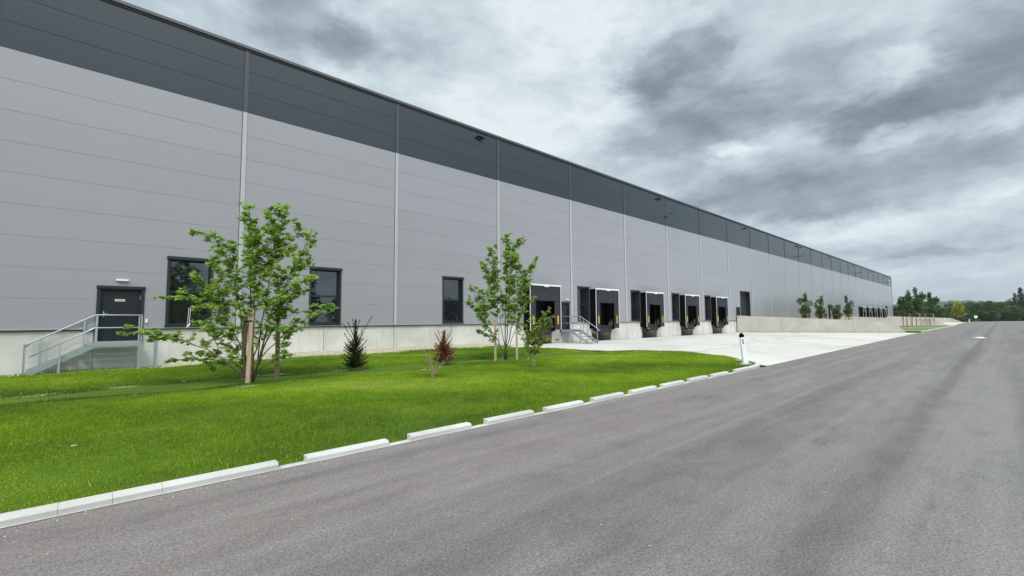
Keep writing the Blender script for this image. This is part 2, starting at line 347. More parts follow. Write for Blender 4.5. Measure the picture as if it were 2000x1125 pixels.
# grass blades: one triangle each, density falls with distance from the road
def grass(name,N,x0,x1,y0,y1,rightf,zf,dens,group=None,hs=1.):
    V=[];T=[];acc=0
    X=rng.uniform(x0,x1,N); Y=rng.uniform(y0,y1,N); K=rng.uniform(0,1,N)
    D=np.hypot(X-CAM.x,Y-CAM.y)
    keep=K<np.clip(dens(D),0,1); X=X[keep];Y=Y[keep];D=D[keep]
    k2=np.array([ (x<rightf(y)-.02) and rng.random()>min(1,bare_at(x,y)*1.5)*.97 for x,y in zip(X,Y)]) if rightf else np.ones(len(X),bool)
    X=X[k2];Y=Y[k2];D=D[k2]; n=len(X)
    Z=np.array([zf(x,y) for x,y in zip(X,Y)])
    A=rng.uniform(0,2*np.pi,n); h=(.020+.020*rng.random(n)**1.5)*hs*(1+.4*np.sin(X*1.3+np.sin(Y*2.1))*np.sin(Y*1.1)); tall=rng.random(n)<.02; h=np.where(tall,h*2.0,h)
    w=(.0022+.00062*D); lean=rng.normal(0,.5,(n,2))*h[:,None]
    P=np.empty((n,3,3))
    P[:,0]=np.stack([X-np.cos(A)*w,Y-np.sin(A)*w,Z-.01],1); P[:,1]=np.stack([X+np.cos(A)*w,Y+np.sin(A)*w,Z-.01],1)
    P[:,2]=np.stack([X+lean[:,0],Y+lean[:,1],Z+h],1)
    me=bpy.data.meshes.new(name); me.vertices.add(n*3); me.vertices.foreach_set('co',P.reshape(-1))
    me.loops.add(n*3); me.loops.foreach_set('vertex_index',np.arange(n*3,dtype=np.int32))
    me.polygons.add(n); me.polygons.foreach_set('loop_start',np.arange(0,n*3,3,dtype=np.int32))
    me.materials.append(M['grass']); me.update(calc_edges=True)
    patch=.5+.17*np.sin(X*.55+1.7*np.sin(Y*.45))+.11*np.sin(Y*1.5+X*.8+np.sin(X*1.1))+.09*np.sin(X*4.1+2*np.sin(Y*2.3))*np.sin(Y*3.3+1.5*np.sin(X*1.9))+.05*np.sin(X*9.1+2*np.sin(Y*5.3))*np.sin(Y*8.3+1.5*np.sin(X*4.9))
    dark=-.34*np.exp(-((Y+7.5)/1.7)**2)*np.clip((5-X)/4,0,1)-.42*np.exp(-((Y+6.9)/1.25)**2)*np.clip((11-X)/4,0,1)-.3*np.exp(-((X-8.7)**2+(Y+7.4)**2)/1.2)-.3*np.exp(-((X+1.3)**2+(Y+7.4)**2)/2.5)-.35*np.exp(-((X-6.6)**2+(Y+11.4)**2)/.25)-.3*np.exp(-((X-2.4)**2+(Y+11.4)**2)/.35)-.12*np.exp(-((Y+16.6)/.35)**2)+.17*np.exp(-((Y+11.2)/1.6)**2)-.10*np.exp(-((Y+14.5)/1.2)**2)*np.clip((3-X)/6,0,1)  # painted shade in swale and at plant bases, over darker grass; bank tinted brighter
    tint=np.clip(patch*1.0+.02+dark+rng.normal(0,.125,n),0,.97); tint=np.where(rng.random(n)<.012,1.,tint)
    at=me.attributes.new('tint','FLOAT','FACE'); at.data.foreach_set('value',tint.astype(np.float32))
    o=bpy.data.objects.new(name,me); COL.objects.link(o); return o
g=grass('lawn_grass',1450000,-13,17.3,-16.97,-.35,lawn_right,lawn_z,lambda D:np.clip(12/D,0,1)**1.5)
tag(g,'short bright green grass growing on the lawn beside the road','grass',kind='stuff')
# gravel strip at the wall foot
b=MB()
for k in range(9500):
    x=random.uniform(-7.5,14.2); y=-random.random()**1.0*1.3+.02; s=random.uniform(.012,.038)
    if x<-1 and random.random()<.6: continue
    if random.random()<max(0,(-y-.9)*2.): continue
    b.ct=random.random(); z=lawn_z(x,y)+s*.1; n=5; a0=random.random()*6
    i=len(b.v); hh=s*random.uniform(.5,.9)
    for q in range(n): b.v.append((x+s*math.cos(a0+q*6.283/n)*random.uniform(.8,1.2),y+s*math.sin(a0+q*6.283/n)*random.uniform(.6,1.1),z))
    b.v.append((x+random.uniform(-.3,.3)*s,y,z+hh))
    for q in range(n): b.face((i+q,i+(q+1)%n,i+n))
tag(b.build('gravel_strip',M['stone'],tint=True),'beige gravel scattered along the foot of the wall','gravel',kind='stuff')
# weeds in the gravel & scattered stones on lawn
for (x,y,s,lb) in ((-5.35,-15.0+.6,.022,'small white stone lying alone in the near left lawn'),(-2.95,-5.95,.035,'pale stone lying in the dark hollow of the lawn'),(-.9,-6.0,.03,'small pale stone in the hollow left of the staked tree')):
    b=MB(); b.ct=.95; z=lawn_z(x,y)+.03
    for q in range(3): b.disc((x+q*s*.9,y+.3*s*math.sin(q*3),z-.01),s*(.7-.1*q),s*.5,7,s*.4*(1-.2*q))
    tag(b.build('stone',M['kerb'],bevel=.004),lb,'stone')

# ------------------------------------------------------------------ kerb
KY0,KY1=-17.06,-16.93
b=MB(); b.quad((-60,-17.085,.006),(10.3,-17.085,.006),(10.3,-16.94,.006),(-60,-16.94,.006)); tag(b.build('kerb_strip',M['kerb']),kind='structure')
GK='pale concrete kerbstones along the lawn'
segs=[(-7.9,-6.542),(-6.54,-5.432),(-5.43,-5.052),(-5.05,-4.662),(-4.66,-3.55)]+[(-3.22+1.475*k,-3.22+1.475*k+1.12) for k in range(9)]
ord_=['first','second','third','fourth','fifth','sixth','seventh','eighth','ninth']
kl=['kerbstone cut by the left edge of the photo, farthest back along the row','long kerbstone at the left edge, joined to a short one','short kerbstone, left one of the two short stones in the unbroken run','short kerbstone, right one of the two short stones in the unbroken run','long kerbstone at the right end of the unbroken run, before the first gap']
for k,(x0,x1) in enumerate(segs):
    b=MB(); z0,z1=-.03,.088+(.0005 if k<5 else .004)*math.sin(k*2.2); j=(.001 if k<5 else .006)*math.sin(k*1.9)
    # profile with chamfered road edge
    prof=[(KY0+j,z0),(KY0+j,z1-.03),(KY0+.028+j,z1),(KY1+j,z1),(KY1+j,z0)]
    i=len(b.v)
    for x in (x0,x1): b.v+=[(x,y,z) for y,z in prof]
    n=5; b.face(tuple(i+q for q in range(n))); b.face(tuple(i+n+q for q in reversed(range(n))))
    for q in range(n): b.face((i+q,i+n+q,i+n+(q+1)%n,i+(q+1)%n))
    o=b.build('kerbstone',M['kerb'],bevel=.004 if k<5 else .008)
    lb=kl[k] if k<5 else 'separate kerbstone with gaps at both ends, %s one beyond the unbroken run'%ord_[k-5]
    tag(o,lb,'kerbstone',GK)
# curved kerb at the corner, three stones
cp=[(10.3,-17.02),(11.0,-17.01),(11.8,-17.0),(12.5,-16.93),(13.1,-16.78),(13.55,-16.55),(13.85,-16.28),(14.05,-15.95),(14.2,-15.6)]
for (a,e,lb) in ((0,3,'straight pale kerbstone starting the bend at the lawn corner'),(3,6,'curved pale kerbstone in front of the marker post'),(6,8,'curved pale kerbstone behind the marker post, turning into the yard')):
    b=MB(); pts=cp[a:e+1]; ring=[]
    for k,(x,y) in enumerate(pts):
        xa,ya=pts[max(k-1,0)]; xb,yb=pts[min(k+1,len(pts)-1)]; d=Vector((xb-xa,yb-ya,0)).normalized(); nn=Vector((-d.y,d.x,0))
        g_=.006*(1 if k==0 else -1 if k==len(pts)-1 else 0); c=Vector((x,y,0))+d*g_
        for o_,z in ((-.065,-.03),(-.065,.07),(-.04,.1),(.065,.1),(.065,-.03)): v=c+nn*o_; b.v.append((v.x,v.y,z))
    for k in range(len(pts)-1):
        for q in range(5): b.face((k*5+q,(k+1)*5+q,(k+1)*5+(q+1)%5,k*5+(q+1)%5))
    b.face((0,1,2,3,4)); m_=(len(pts)-1)*5; b.face((m_+4,m_+3,m_+2,m_+1,m_))
    tag(b.build('kerbstone',M['kerb'],bevel=.006),lb,'kerbstone',GK)

# ------------------------------------------------------------------ warehouse
bays=[-.2+7.675*n for n in range(-5,9)]+[61.2+7.38*n for n in range(1,17)]
XL,XR=bays[0],bays[-1]; ZB,ZG,ZT=1.55,11.27,14.2
rows=[ZB+1.08*k for k in range(1,9)]; rowsb=[12.24,13.21]
W=thing('warehouse','long light grey warehouse with dark grey top band and pale concrete plinth','warehouse',(7.5,0,0))
# openings: (x0,x1,z0,z1)
win=[(-2.79,-1.2,1.60,4.40),(2.81,4.39,1.60,4.40),(10.62,12.18,1.60,4.40)]
docks=[17.53,25.14,32.86,40.53,48.15]; dockw=[3.27,3.3,3.22,3.2,3.25]
DW=3.25
dwin=[23.55,31.25,38.85,46.5]
win+=[(x,x+1.52,1.60,4.37) for x in dwin]
bays2=[61.2+7.38*n for n in (9,10,11,12,13,14)]
win2=[(x+1.15,x+2.6,1.60,4.37) for x in bays2[:5]]+[(158.3,159.9,1.6,4.37)]
docks2=[x+2.75 for x in bays2[:5]]
win+=win2+[(101.0,102.5,1.60,4.35)]
doors=[(-4.87,-3.47,1.04,3.12),(21.42,22.55,1.0,3.10),(55.45,56.7,1.5,3.14),(87.0,88.2,1.3,3.2),(93.6,94.8,1.3,3.1),(164.6,165.5,1.5,3.1)]
gates=[(56.97,60.33,1.45,5.33),(165.8,169.2,1.45,5.1)]
dopen=[(d+.5,d+DW-.5,1.22,3.75) for d in docks+docks2]
drec=[(d+.28,d+DW-.28,-.05,1.22) for d in docks+docks2]
holes=win+doors+gates+dopen+drec
def wall(name,x0,x1,z0,z1,y,lines,mat,gd=.009,gw=.016):
    hs=[h for h in holes if h[2]<z1 and h[3]>z0]
    X=sorted(set([x0,x1]+[v for h in hs for v in h[:2] if x0<v<x1])); b=MB()
    for a,c in zip(X,X[1:]):
        mid=(a+c)/2; cut=sorted([(max(z0,h[2]),min(z1,h[3])) for h in hs if h[0]<=mid<=h[1]])
        z=z0; spans=[]
        for p,q in cut:
            if p>z+1e-6: spans.append((z,p))
            z=max(z,q)
        if z<z1-1e-6: spans.append((z,z1))
        for p,q in spans:
            cur=p
            for l in [l for l in lines if p+gw<l<q-gw]:
                b.quad((a,y,cur),(c,y,cur),(c,y,l-gw/2),(a,y,l-gw/2))
                b.quad((a,y,l-gw/2),(c,y,l-gw/2),(c,y+gd,l),(a,y+gd,l)); b.quad((a,y+gd,l),(c,y+gd,l),(c,y,l+gw/2),(a,y,l+gw/2)); cur=l+gw/2
            b.quad((a,y,cur),(c,y,cur),(c,y,q),(a,y,q))
    return b.build(name,mat,W)
wall('grey_cladding',XL,XR,ZB,ZG,0,rows,M['clad'])
wall('dark_top_band',XL,XR,ZG,ZT,-.004,rowsb,M['band'])
pl=wall('concrete_plinth',XL,XR,-.1,ZB,.06,[],M['plinth'])
# plinth joints
b=MB()
jx=[-11.7,-7.9,-4.9,-.2,3.58,7.43,11.3,15.2,22.9,24.9,30.6,32.3,38.2,40.0,45.9,47.6,53.6,55.0,61.2]+[61.2+3.69*k for k in range(1,32)]
for x in jx:
    if any(h[0]-.05<x<h[1]+.05 for h in drec): continue
    b=MB(); b.box(x-.009,x+.009,.045,.07,-.1,ZB-.02); b.build('plinth_joint',M['joint'],W)
b=MB(); b.box(XL,XR,-.05,.08,ZB-.035,ZB+.012)
def cutbox(name,mat,y0,y1,z0,z1,hl):
    cur=XL
    for h in sorted(hl)+[(XR,XR)]:
        if h[0]>cur: b=MB(); b.box(cur,h[0],y0,y1,z0,z1); b.build(name,mat,W)
        cur=max(cur,h[1])
cutbox('base_flashing',M['flash'],-.045,.058,ZB-.03,ZB+.008,[h for h in holes if h[2]<1.58 and h[3]>1.5 ]+[(d,d+DW) for d in docks+docks2])
cutbox('flashing_shade_strip',M['seam'],-.012,.058,ZB-.065,ZB-.031,[h for h in holes if h[2]<1.58 and h[3]>1.5 ]+[(d,d+DW) for d in docks+docks2])  # dark strip painted in for the shade under the flashing
b=MB(); b.box(XL-.06,XR+.06,-.10,.4,ZT+.03,ZT+.17); b.build('roof_coping',M['cope'],W,bevel=.012)
b=MB(); b.box(XL-.03,XR+.03,-.05,.3,ZT-.06,ZT+.028); b.build('coping_seam',M['seam'],W)
# body
b=MB(); b.quad((XL,.02,-.1),(XL,85,-.1),(XL,85,ZT),(XL,.02,ZT)); b.quad((XR,.02,-.1),(XR,.02,ZT),(XR,85,ZT),(XR,85,-.1)); b.quad((XL,85,-.1),(XR,85,-.1),(XR,85,ZT),(XL,85,ZT)); b.build('end_wall',M['clad'],W)
b=MB(); b.quad((XL,.1,ZT-.02),(XR,.1,ZT-.02),(XR,85,ZT-.02),(XL,85,ZT-.02)); b.build('roof',M['roof'],W)
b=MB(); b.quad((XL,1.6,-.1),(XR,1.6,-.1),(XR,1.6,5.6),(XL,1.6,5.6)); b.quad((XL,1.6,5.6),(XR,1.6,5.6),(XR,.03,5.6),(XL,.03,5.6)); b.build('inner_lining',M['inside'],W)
# joint covers
for x in bays[1:-1]:
    zz=ZB+.015
    b=MB(); b.box(x-.085,x+.085,-.035,.0,zz,ZG); b.cm=1; b.box(x-.108,x-.087,-.006,.0,zz,ZT-.07); b.cm=2; b.box(x-.085,x+.085,-.039,-.005,ZG+.001,ZT-.065); b.build('joint_cover',[M['strip'],M['seam'],M['stripd']],W)
b=MB(); b.box(XR-.12,XR+.03,-.04,.12,ZB+.01,ZT-.07); b.build('corner_trim',M['stripd'],W)
# windows
def window(x0,x1,z0,z1,surround=True):
    f=MB(); s=.09; d=.26
    # outer dark surround standing proud, reveal running back
    for a,c,p,q in ((x0,x0+s,z0,z1),(x1-s,x1,z0,z1),(x0+s,x1-s,z1-s,z1),(x0+s,x1-s,z0,z0+s*.8)):
        f.box(a,c,-.03,d,p,q)
    f.box(x0-.03,x1+.03,-.075,-.032,z1-.07,z1+.05); f.box(x0-.02,x1+.02,-.06,-.031,z0-.04,z0+.04)
    fr=f.build('window',M['anth'],W)
    g=MB(); a,c,p,q=x0+s,x1-s,z0+s*.8,z1-s; w=.055; zm=(p+q)/2+.02
    g.box(a,a+w,.15,.21,p,q); g.box(c-w,c,.15,.21,p,q); g.box(a+w,c-w,.15,.21,p,p+w); g.box(a+w,c-w,.15,.21,q-w,q); g.box(a+w,c-w,.14,.21,zm-.045,zm+.045)
    g.build('window_frame',M['anth'],fr)
    for u,v in ((p+w,zm-.045),(zm+.045,q-w)):
        h=MB(); h.quad((a+w,.185,u),(c-w,.185,u),(c-w,.185,v),(a+w,.185,v)); h.build('pane',M['glass'],fr)
for w_ in win: window(*w_)
# doors
for k,(x0,x1,z0,z1) in enumerate(doors):
    f=MB(); s=.1
    for a,c,p,q in ((x0,x0+s,z0,z1),(x1-s,x1,z0,z1),(x0+s,x1-s,z1-s,z1)): f.box(a,c,-.03,.2,p,q)
    f.box(x0,x1,-.03,.3,z0-.05,z0); f.box(x0-.02,x1+.02,-.065,-.032,z1-.06,z1+.04)
    if k==1: f.box(x0-.03,x1+.06,-.12,-.033,z0-.2,z0-.002)
    dr=f.build('door',M['anth'],W)
    l=MB(); l.box(x0+s,x1-s,.1,.15,z0,z1-s); l.build('door_leaf',M['anth2'],dr)
    h=MB(); hx=x0+s+.12; h.box(hx-.02,hx+.02,.085,.1,z0+.95,z0+1.15); h.box(hx,hx+.13,.05,.066,z0+1.04,z0+1.06); h.box(hx-.01,hx+.01,.066,.085,z0+1.04,z0+1.06); h.build('door_handle',M['steel'],dr)
    for zz in (z0+.3,z1-.45): h=MB(); h.box(x1-s-.035,x1-s-.015,.08,.1,zz,zz+.16); h.build('door_hinge',M['steel'],dr)
    if k==0:
        h=MB(); cx=(x0+x1)/2-.03; h.box(cx-.15,cx+.15,.088,.1,2.58,2.66); h.cm=1
        rr=random.Random(3); xx=cx-.12
        while xx<cx+.115:
            ww=rr.uniform(.006,.013); h.box(xx,min(xx+ww,cx+.12),.085,.088,2.608,2.632+.006*rr.random()); xx+=ww+.005
        sg=h.build('door_sign',[M['white'],M['ink']],dr); sg['label']='small white sign plate with a thin grey line of lettering'
        h=MB(); h.box(x1+.05,x1+.13,-.05,-.001,1.75,1.9); h.build('call_box',M['white'],dr)
for (x0,x1,z0,z1) in gates:
    f=MB(); s=.12
    for a,c,p,q in ((x0,x0+s,z0,z1),(x1-s,x1,z0,z1),(x0+s,x1-s,z1-s,z1)): f.box(a,c,-.03,.5,p,q)
    gt=f.build('sectional_door',M['anth'],W)
    n=7; h=(z1-s-z0)/n
    l=MB()
    for q in range(n): l.box(x0+s,x1-s,.4,.46,z0+q*h+.01,z0+(q+1)*h-.01)
    l.build('door_panel',M['pvc'],gt)
    l=MB(); l.box(x0+1.2,x0+1.5,.37,.4,z0+.9,z0+1.05); l.build('door_handle',M['black'],gt)
# dock shelters
def dock(d):
    P=.62; x0,x1=d,d+DW; zt,zb=4.24,1.02
    f=MB()
    # side walls & roof of the shelter (dark fabric box)
    f.box(x0,x0+.06,-P,.055,zb,zt); f.box(x1-.06,x1,-P,.055,zb,zt); f.box(x0+.06,x1-.06,-P,-.003,zt-.06,zt)
    f.box(x0+.06,x0+.52,-.05,-.02,zb,zt-.06); f.box(x1-.52,x1-.06,-.05,-.02,zb,zt-.06); f.box(x0+.52,x1-.52,-.05,-.02,3.7,zt-.06)
    f.cm=1; f.box(x0-.03,x1+.03,-P-.035,-P,zt-.05,zt+.07); f.box(x0-.015,x0+.03,-P-.02,-P,zb,zt-.05); f.box(x1-.012,x1+.028,-P-.03,-P,zb,zt-.05)
    sh=f.build('dock_shelter',[M['black'],M['white']],W)
    c=MB(); n=8
    for k in range(n):
        a=x0+.05+(DW-.1)*k/n; e=x0+.05+(DW-.1)*(k+1)/n; ya=-P-.02+.018*math.sin(k*1.9+d); yb=-P-.02+.018*math.sin((k+1)*1.9+d)
        c.quad((a,ya,3.12+.015*math.sin(k)),(e,yb,3.12+.015*math.sin(k+1)),(e,-P+.01,zt-.05),(a,-P+.01,zt-.05))
    c.build('head_curtain',M['pvc'],sh)
    for sgn,xe in ((1,x0),(-1,x1)):
        c=MB(); wi=.62; a=xe+sgn*.04; e=xe+sgn*wi
        q=[(a,-P-.001,zb),(e,-P+.05,zb),(e+sgn*.02,-P+.04,3.3),(a,-P-.001,3.6)]
        if sgn<0: q=[q[1],q[0],q[3],q[2]]
        c.quad(*q); c.build('side_curtain',M['pvc'],sh)
        g=MB(); xc=xe+sgn*.33; g.box(xc-.055,xc+.055,-P-.03,-P-.004,1.42,2.06); g.build('guide_strip',M['yellow'],sh)
        if sgn>0:   # fold of the side flap
            g=MB(); g.quad((xe+.05,-P-.012,zb),(xe+.11,-P-.02,zb),(xe+.11,-P-.02,3.2),(xe+.05,-P-.012,3.2)); g.build('side_flap',M['pvc'],sh)
        u=MB(); xb=xe+sgn*.52; u.box(xb-.13,xb+.13,-.42,-.12,.88,1.2); u.cm=1; u.box(xb-.14,xb+.14,-.5,-.43,.86,.94); u.build('bumper',[M['black'],M['steel']],sh)
    l=MB(); l.box(x0+.75,x1-.75,-.45,.9,1.16,1.26); l.box(x0+.8,x1-.8,-.38,-.1,.66,1.155)
    l.box(x1-1.12,x1-.78,-.5,-.44,1.2,1.62); l.box(x1-.95,x1-.8,-.5,-.44,1.62,1.75)
    l.build('dock_leveller',[M['leveller'],M['steel']],sh)
    r=MB(); a,c_=x0+.28,x1-.28
    r.quad((a,.06,-.02),(a,.06,1.2),(a,1.55,1.2),(a,1.55,-.02)); r.quad((c_,.06,-.02),(c_,1.55,-.02),(c_,1.55,1.2),(c_,.06,1.2)); r.quad((a,1.55,-.02),(c_,1.55,-.02),(c_,1.55,1.2),(a,1.55,1.2))
    r.build('under_dock_recess',M['wallc'],sh)
    r=MB(); xm=(x0+x1)/2; r.box(xm-.22,xm+.22,-P-.12,-P-.04,zt-.12,zt-.03); r.build('dock_lamp',M['lamp'],sh)
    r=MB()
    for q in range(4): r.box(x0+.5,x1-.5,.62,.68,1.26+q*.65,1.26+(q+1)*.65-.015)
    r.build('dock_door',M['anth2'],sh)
    return sh
s0=dock(0.0)
s0.location=(docks[0],0,0)
for d in docks[1:]+docks2: copy_tree(s0,W,(d-docks[0],0,0))
# dark recess floors already in yard; sign high on the far corner
b=MB(); b.box(175.6,177.2,-.06,-.002,11.9,13.2); b.cm=1; b.box(176.0,176.8,-.075,-.061,12.0,13.1); sg=b.build('wall_sign',[M['white'],M['ink']],W); sg['label']='small pale sign with a dark upright mark high at the far corner'

# ------------------------------------------------------------------ wall lamps
def flood(x,z=13.78):
    t_=thing('floodlight','x','floodlight',(x,-.04,z),'black floodlights under the roof edge')
    b=MB(); b.box(x-.27,x+.27,-.22,-.08,z-.075,z+.065); b.build('housing',M['black'],t_,bevel=.03)
    b=MB(); b.box(x-.08,x+.08,-.08,-.006,z-.05,z+.05); b.build('bracket',M['black'],t_)
    for s in (-.13,.13):
        b=MB(); b.disc((x+s,-.15,z-.087),.04,.011,10); b.build('lens',M['lens'],t_)
    return t_
fl=[(13.5,'black floodlight nearest the camera, under the roof edge left of the second tree'),(36.6,'black floodlight under the roof edge, second from the left'),(59.3,'black floodlight under the roof edge above the tall ramp doorway'),
 (82.0,'black floodlight, left one of the close pair under the roof edge'),(84.3,'black floodlight, right one of the close pair under the roof edge'),(103.5,'black floodlight under the roof edge, first beyond the close pair'),(125,'black floodlight under the roof edge, second beyond the close pair'),(146.2,'black floodlight under the roof edge, third beyond the close pair'),(168.5,'black floodlight under the roof edge, farthest from the camera')]
f0=None
for x,lb in fl:
    if f0 is None: f0=flood(x); t_=f0
    else: t_=copy_tree(f0,None,(x-fl[0][0],0,0))
    t_['label']=lb
def armlamp(x,z=12.15):
    t_=thing('arm_lamp','x','lamp',(x,-.04,z),'curved double arm lamps on the facade')
    b=MB(); b.box(x-.06,x+.06,-.10,-.04,z-.12,z+.12); b.build('bracket',M['stripd'],t_)
    for s in (-1,1):
        b=MB(); b.tube([(x,-.09,z),(x+s*.25,-.35,z-.06),(x+s*.6,-.75,z-.02),(x+s*.85,-1.0,z+.1)],[.03,.028,.026,.024],6); b.build('arm',M['stripd'],t_,smooth=True)
        b=MB(); b.obox((x+s*.75,-.9,z+.04),(x+s*1.15,-1.3,z+.2),.14,.05); b.build('lamp_head',M['stripd'],t_)
    return t_
a0=None
for x,lb in ((38.15,'curved arm lamp on the dark band above the docks, nearest the camera'),(82.8,'curved arm lamp below the close pair of floodlights'),(127.2,'curved arm lamp on the facade, third from the camera'),(170.4,'curved arm lamp near the far corner of the facade')):
    if a0 is None: a0=armlamp(x); t_=a0
    else: t_=copy_tree(a0,None,(x-38.15,0,0))
    t_['label']=lb
dl=None
for x,z,lb in ((-4.16,3.38,'white tube lamp above the door at the far left'),(22.25,3.32,'white wall lamp above the dark door between the first two docks'),(56.1,3.4,'white wall lamp above the small door beside the tall doorway'),(165.0,3.3,'white wall lamp by the farthest tall doorway')):
    if dl is None:
        dl=thing('wall_lamp','x','wall lamp',(x,-.0,z),'white lamps above the doors')
        b=MB(); b.box(x-.19,x+.19,-.09,-.012,z-.035,z+.035); b.build('lamp_cover',M['lamp'],dl,bevel=.02)
        b=MB(); b.box(x-.19,x+.19,-.011,-.001,z-.045,z+.045); b.build('back_plate',M['flash'],dl); t_=dl
    else: t_=copy_tree(dl,None,(x+4.16,0,z-3.38))
    t_['label']=lb

# ------------------------------------------------------------------ steel stairs
def rail(b,pts,r=.021): b.tube(pts,r,6)
def stair_left():
    t_=thing('steel_staircase','galvanised steel staircase leading up left to right to the dark door at the left','staircase',(-4.9,-.6,0),'galvanised steel staircases')
    zf=1.06; xa,xb,xl=-4.86,-3.58,-6.5; y0,y1=-1.02,-.06
    b=MB(); b.box(xa,xb,y0+.04,y1,zf-.04,zf-.003); b.build('landing',M['grate'],t_)
    for y in (y0,y1-.03):
        b=MB(); b.box(xa-.02,xb,y,y+.035,zf-.17,zf+.012); b.build('landing_beam',M['steel'],t_)
        b=MB(); b.obox((xl,y+.0175,.10),(xa-.02,y+.0175,zf-.08),.035,.19); b.build('stringer',M['steel'],t_)
    for k in range(6):
        f=(k+.5)/6.; x=xl+(xa-xl)*f; z=.02+zf*f
        b=MB(); b.box(x-.13,x+.12,y0+.04,y1-.035,z-.035,z); b.build('tread',M['grate'],t_)
    for y in (y0+.017,y1-.012):
        b=MB()
        for h in (.98,.52):
            pts=[(xb,y,zf+h),(xa-.02,y,zf+h),(xl+.02,y,.12+h)]
            if h>.9: pts+=[(xl-.08,y,.12+h-.12)]
            rail(b,pts,.024 if h>.9 else .019)
        b.build('handrail',M['steel'],t_,smooth=True)
        for x,z0,h in ((xb-.02,zf-.15,1.13),(xa+.02,zf-.15,1.13),(xa-.3,zf-.33,1.11),(xl+.28,.16,1.05)):
            b=MB(); b.obox((x,y,z0),(x,y,z0+h),.045,.03,up=Vector((0,1,0))); b.build('rail_post',M['steel'],t_)
    for x in (xb-.06,):
        for y in (y0+.02,y1-.02):
            b=MB(); b.box(x-.04,x+.04,y-.03,y+.03,-.02,zf-.171); b.build('leg',M['steel'],t_)
stair_left()
def stair_right():
    t_=thing('steel_staircase','galvanised steel staircase coming down from the door between the first two docks','staircase',(22,-1.3,0),'galvanised steel staircases')
    zf=1.0; xa,xb=21.4,22.65; ya,yb=-1.0,-2.6
    b=MB(); b.box(xa+.04,xb-.04,ya,-.13,zf-.04,zf); b.build('landing',M['grate'],t_)
    for x in (xa,xb-.035):
        b=MB(); b.box(x,x+.035,ya,-.13,zf-.17,zf+.01); b.build('landing_beam',M['steel'],t_)
        b=MB(); b.obox((x+.0175,yb,.07),(x+.0175,ya,zf-.08),.035,.18); b.build('stringer',M['steel'],t_)
        xx=x+.0175; b=MB()
        for h in (1.0,.52):
            pts=[(xx,-.15,zf+h),(xx,ya,zf+h),(xx,yb,h+.06)]
            if h>.9: pts+=[(xx,yb-.1,h-.1)]
            rail(b,pts,.024 if h>.9 else .019)
        b.build('handrail',M['steel'],t_,smooth=True)
        for y,z0,h in ((ya+.03,zf-.15,1.14),(ya-.25,zf-.3,1.12),(yb+.05,.02,1.06)):
            b=MB(); b.obox((xx,y,z0),(xx,y,z0+h),.035,.035,up=Vector((0,1,0))); b.build('rail_post',M['steel'],t_)
        b=MB(); b.box(xx-.03,xx+.03,ya+.02,ya+.08,0,zf-.171); b.build('leg',M['steel'],t_)
    for k in range(5):
        f=(k+.5)/5.; y=yb+(ya-yb)*f; z=zf*f+.02
        b=MB(); b.box(xa+.036,xb-.036,y-.12,y+.12,z-.035,z); b.build('tread',M['grate'],t_)
stair_right()
# wire mesh fence round the left stair
t_=thing('mesh_fence','low galvanised wire mesh fence standing in front of the left staircase','fence',(-4.9,-1.1,0))
yf=-1.09; fx0,fx1=-6.6,-3.12; zt=1.07
b=MB(); x=fx0
while x<=fx1: b.obox((x,yf,.03),(x,yf,zt+.03),.0055,.0055,up=Vector((0,1,0))); x+=.05
for z in (.06,.26,.46,.66,.86,1.05): b.obox((fx0,yf-.006,z),(fx1,yf-.006,z),.006,.008)
y=yf
while y<-.05: b.obox((fx1,y,.03),(fx1,y,zt),.0055,.0055,up=Vector((0,1,0))); b.obox((fx0,y,.03),(fx0,y,zt),.0055,.0055,up=Vector((0,1,0))); y+=.05
for z in (.06,.46,.86,1.05): b.obox((fx1,yf,z),(fx1,-.02,z),.006,.008); b.obox((fx0,yf,z),(fx0,-.02,z),.006,.008)
b.build('wire_mesh',M['steel'],t_)
for x in (-5.75,fx1): b=MB(); b.box(x-.025,x+.025,yf-.05,yf-.01,-.02,1.13); b.build('fence_post',M['steel'],t_)

# ------------------------------------------------------------------ ramp walls
def ramp_wall(A,B,za,zb,slope,lb):
    A=Vector((*A,0)); B=Vector((*B,0)); d=(B-A).normalized(); n=Vector((-d.y,d.x,0)); L=(B-A).length; T=.13
    t_=thing('retaining_wall',lb,'retaining wall',A,'pale concrete ramp walls')
    b=MB(); i=0
    prof=[(0,-.1),(L,-.1),(L,.05),(L-slope,zb),(0,za)]
    for s in (-T,T): b.v+=[tuple(A+d*u+n*s+Vector((0,0,z))) for u,z in prof]
    b.face((0,1,2,3,4)); b.face((9,8,7,6,5))
    for q in range(5): b.face((q,q+5,(q+1)%5+5,(q+1)%5))
    b.build('wall_body',M['wallc'],t_,fixn=True)
    j=MB(); u=2.45; k=0
    while u<L-slope:
        h=za+(zb-za)*u/(L-slope); w=.022 if k%3==1 else .007
        for s in (-T-.003,T+.003): p=A+d*u+n*s; j.obox((p.x,p.y,0),(p.x,p.y,h-.01),w,.008,up=n)
        u+=2.45; k+=1
    j.build('wall_joint',M['joint'],t_)
ramp_wall((55.55,-.03),(62.9,-15.55),2.13,1.26,1.1,'long beige concrete retaining wall of the nearest ramp, beyond the white yard')
ramp_wall((108,-.03),(130.5,-14.8),2.1,1.22,2.6,'beige concrete retaining wall behind the staked young trees')
ramp_wall((166,-.03),(208,-13.9),2.1,1.4,7,'pale concrete retaining wall farthest away, below the yellow-green tree')
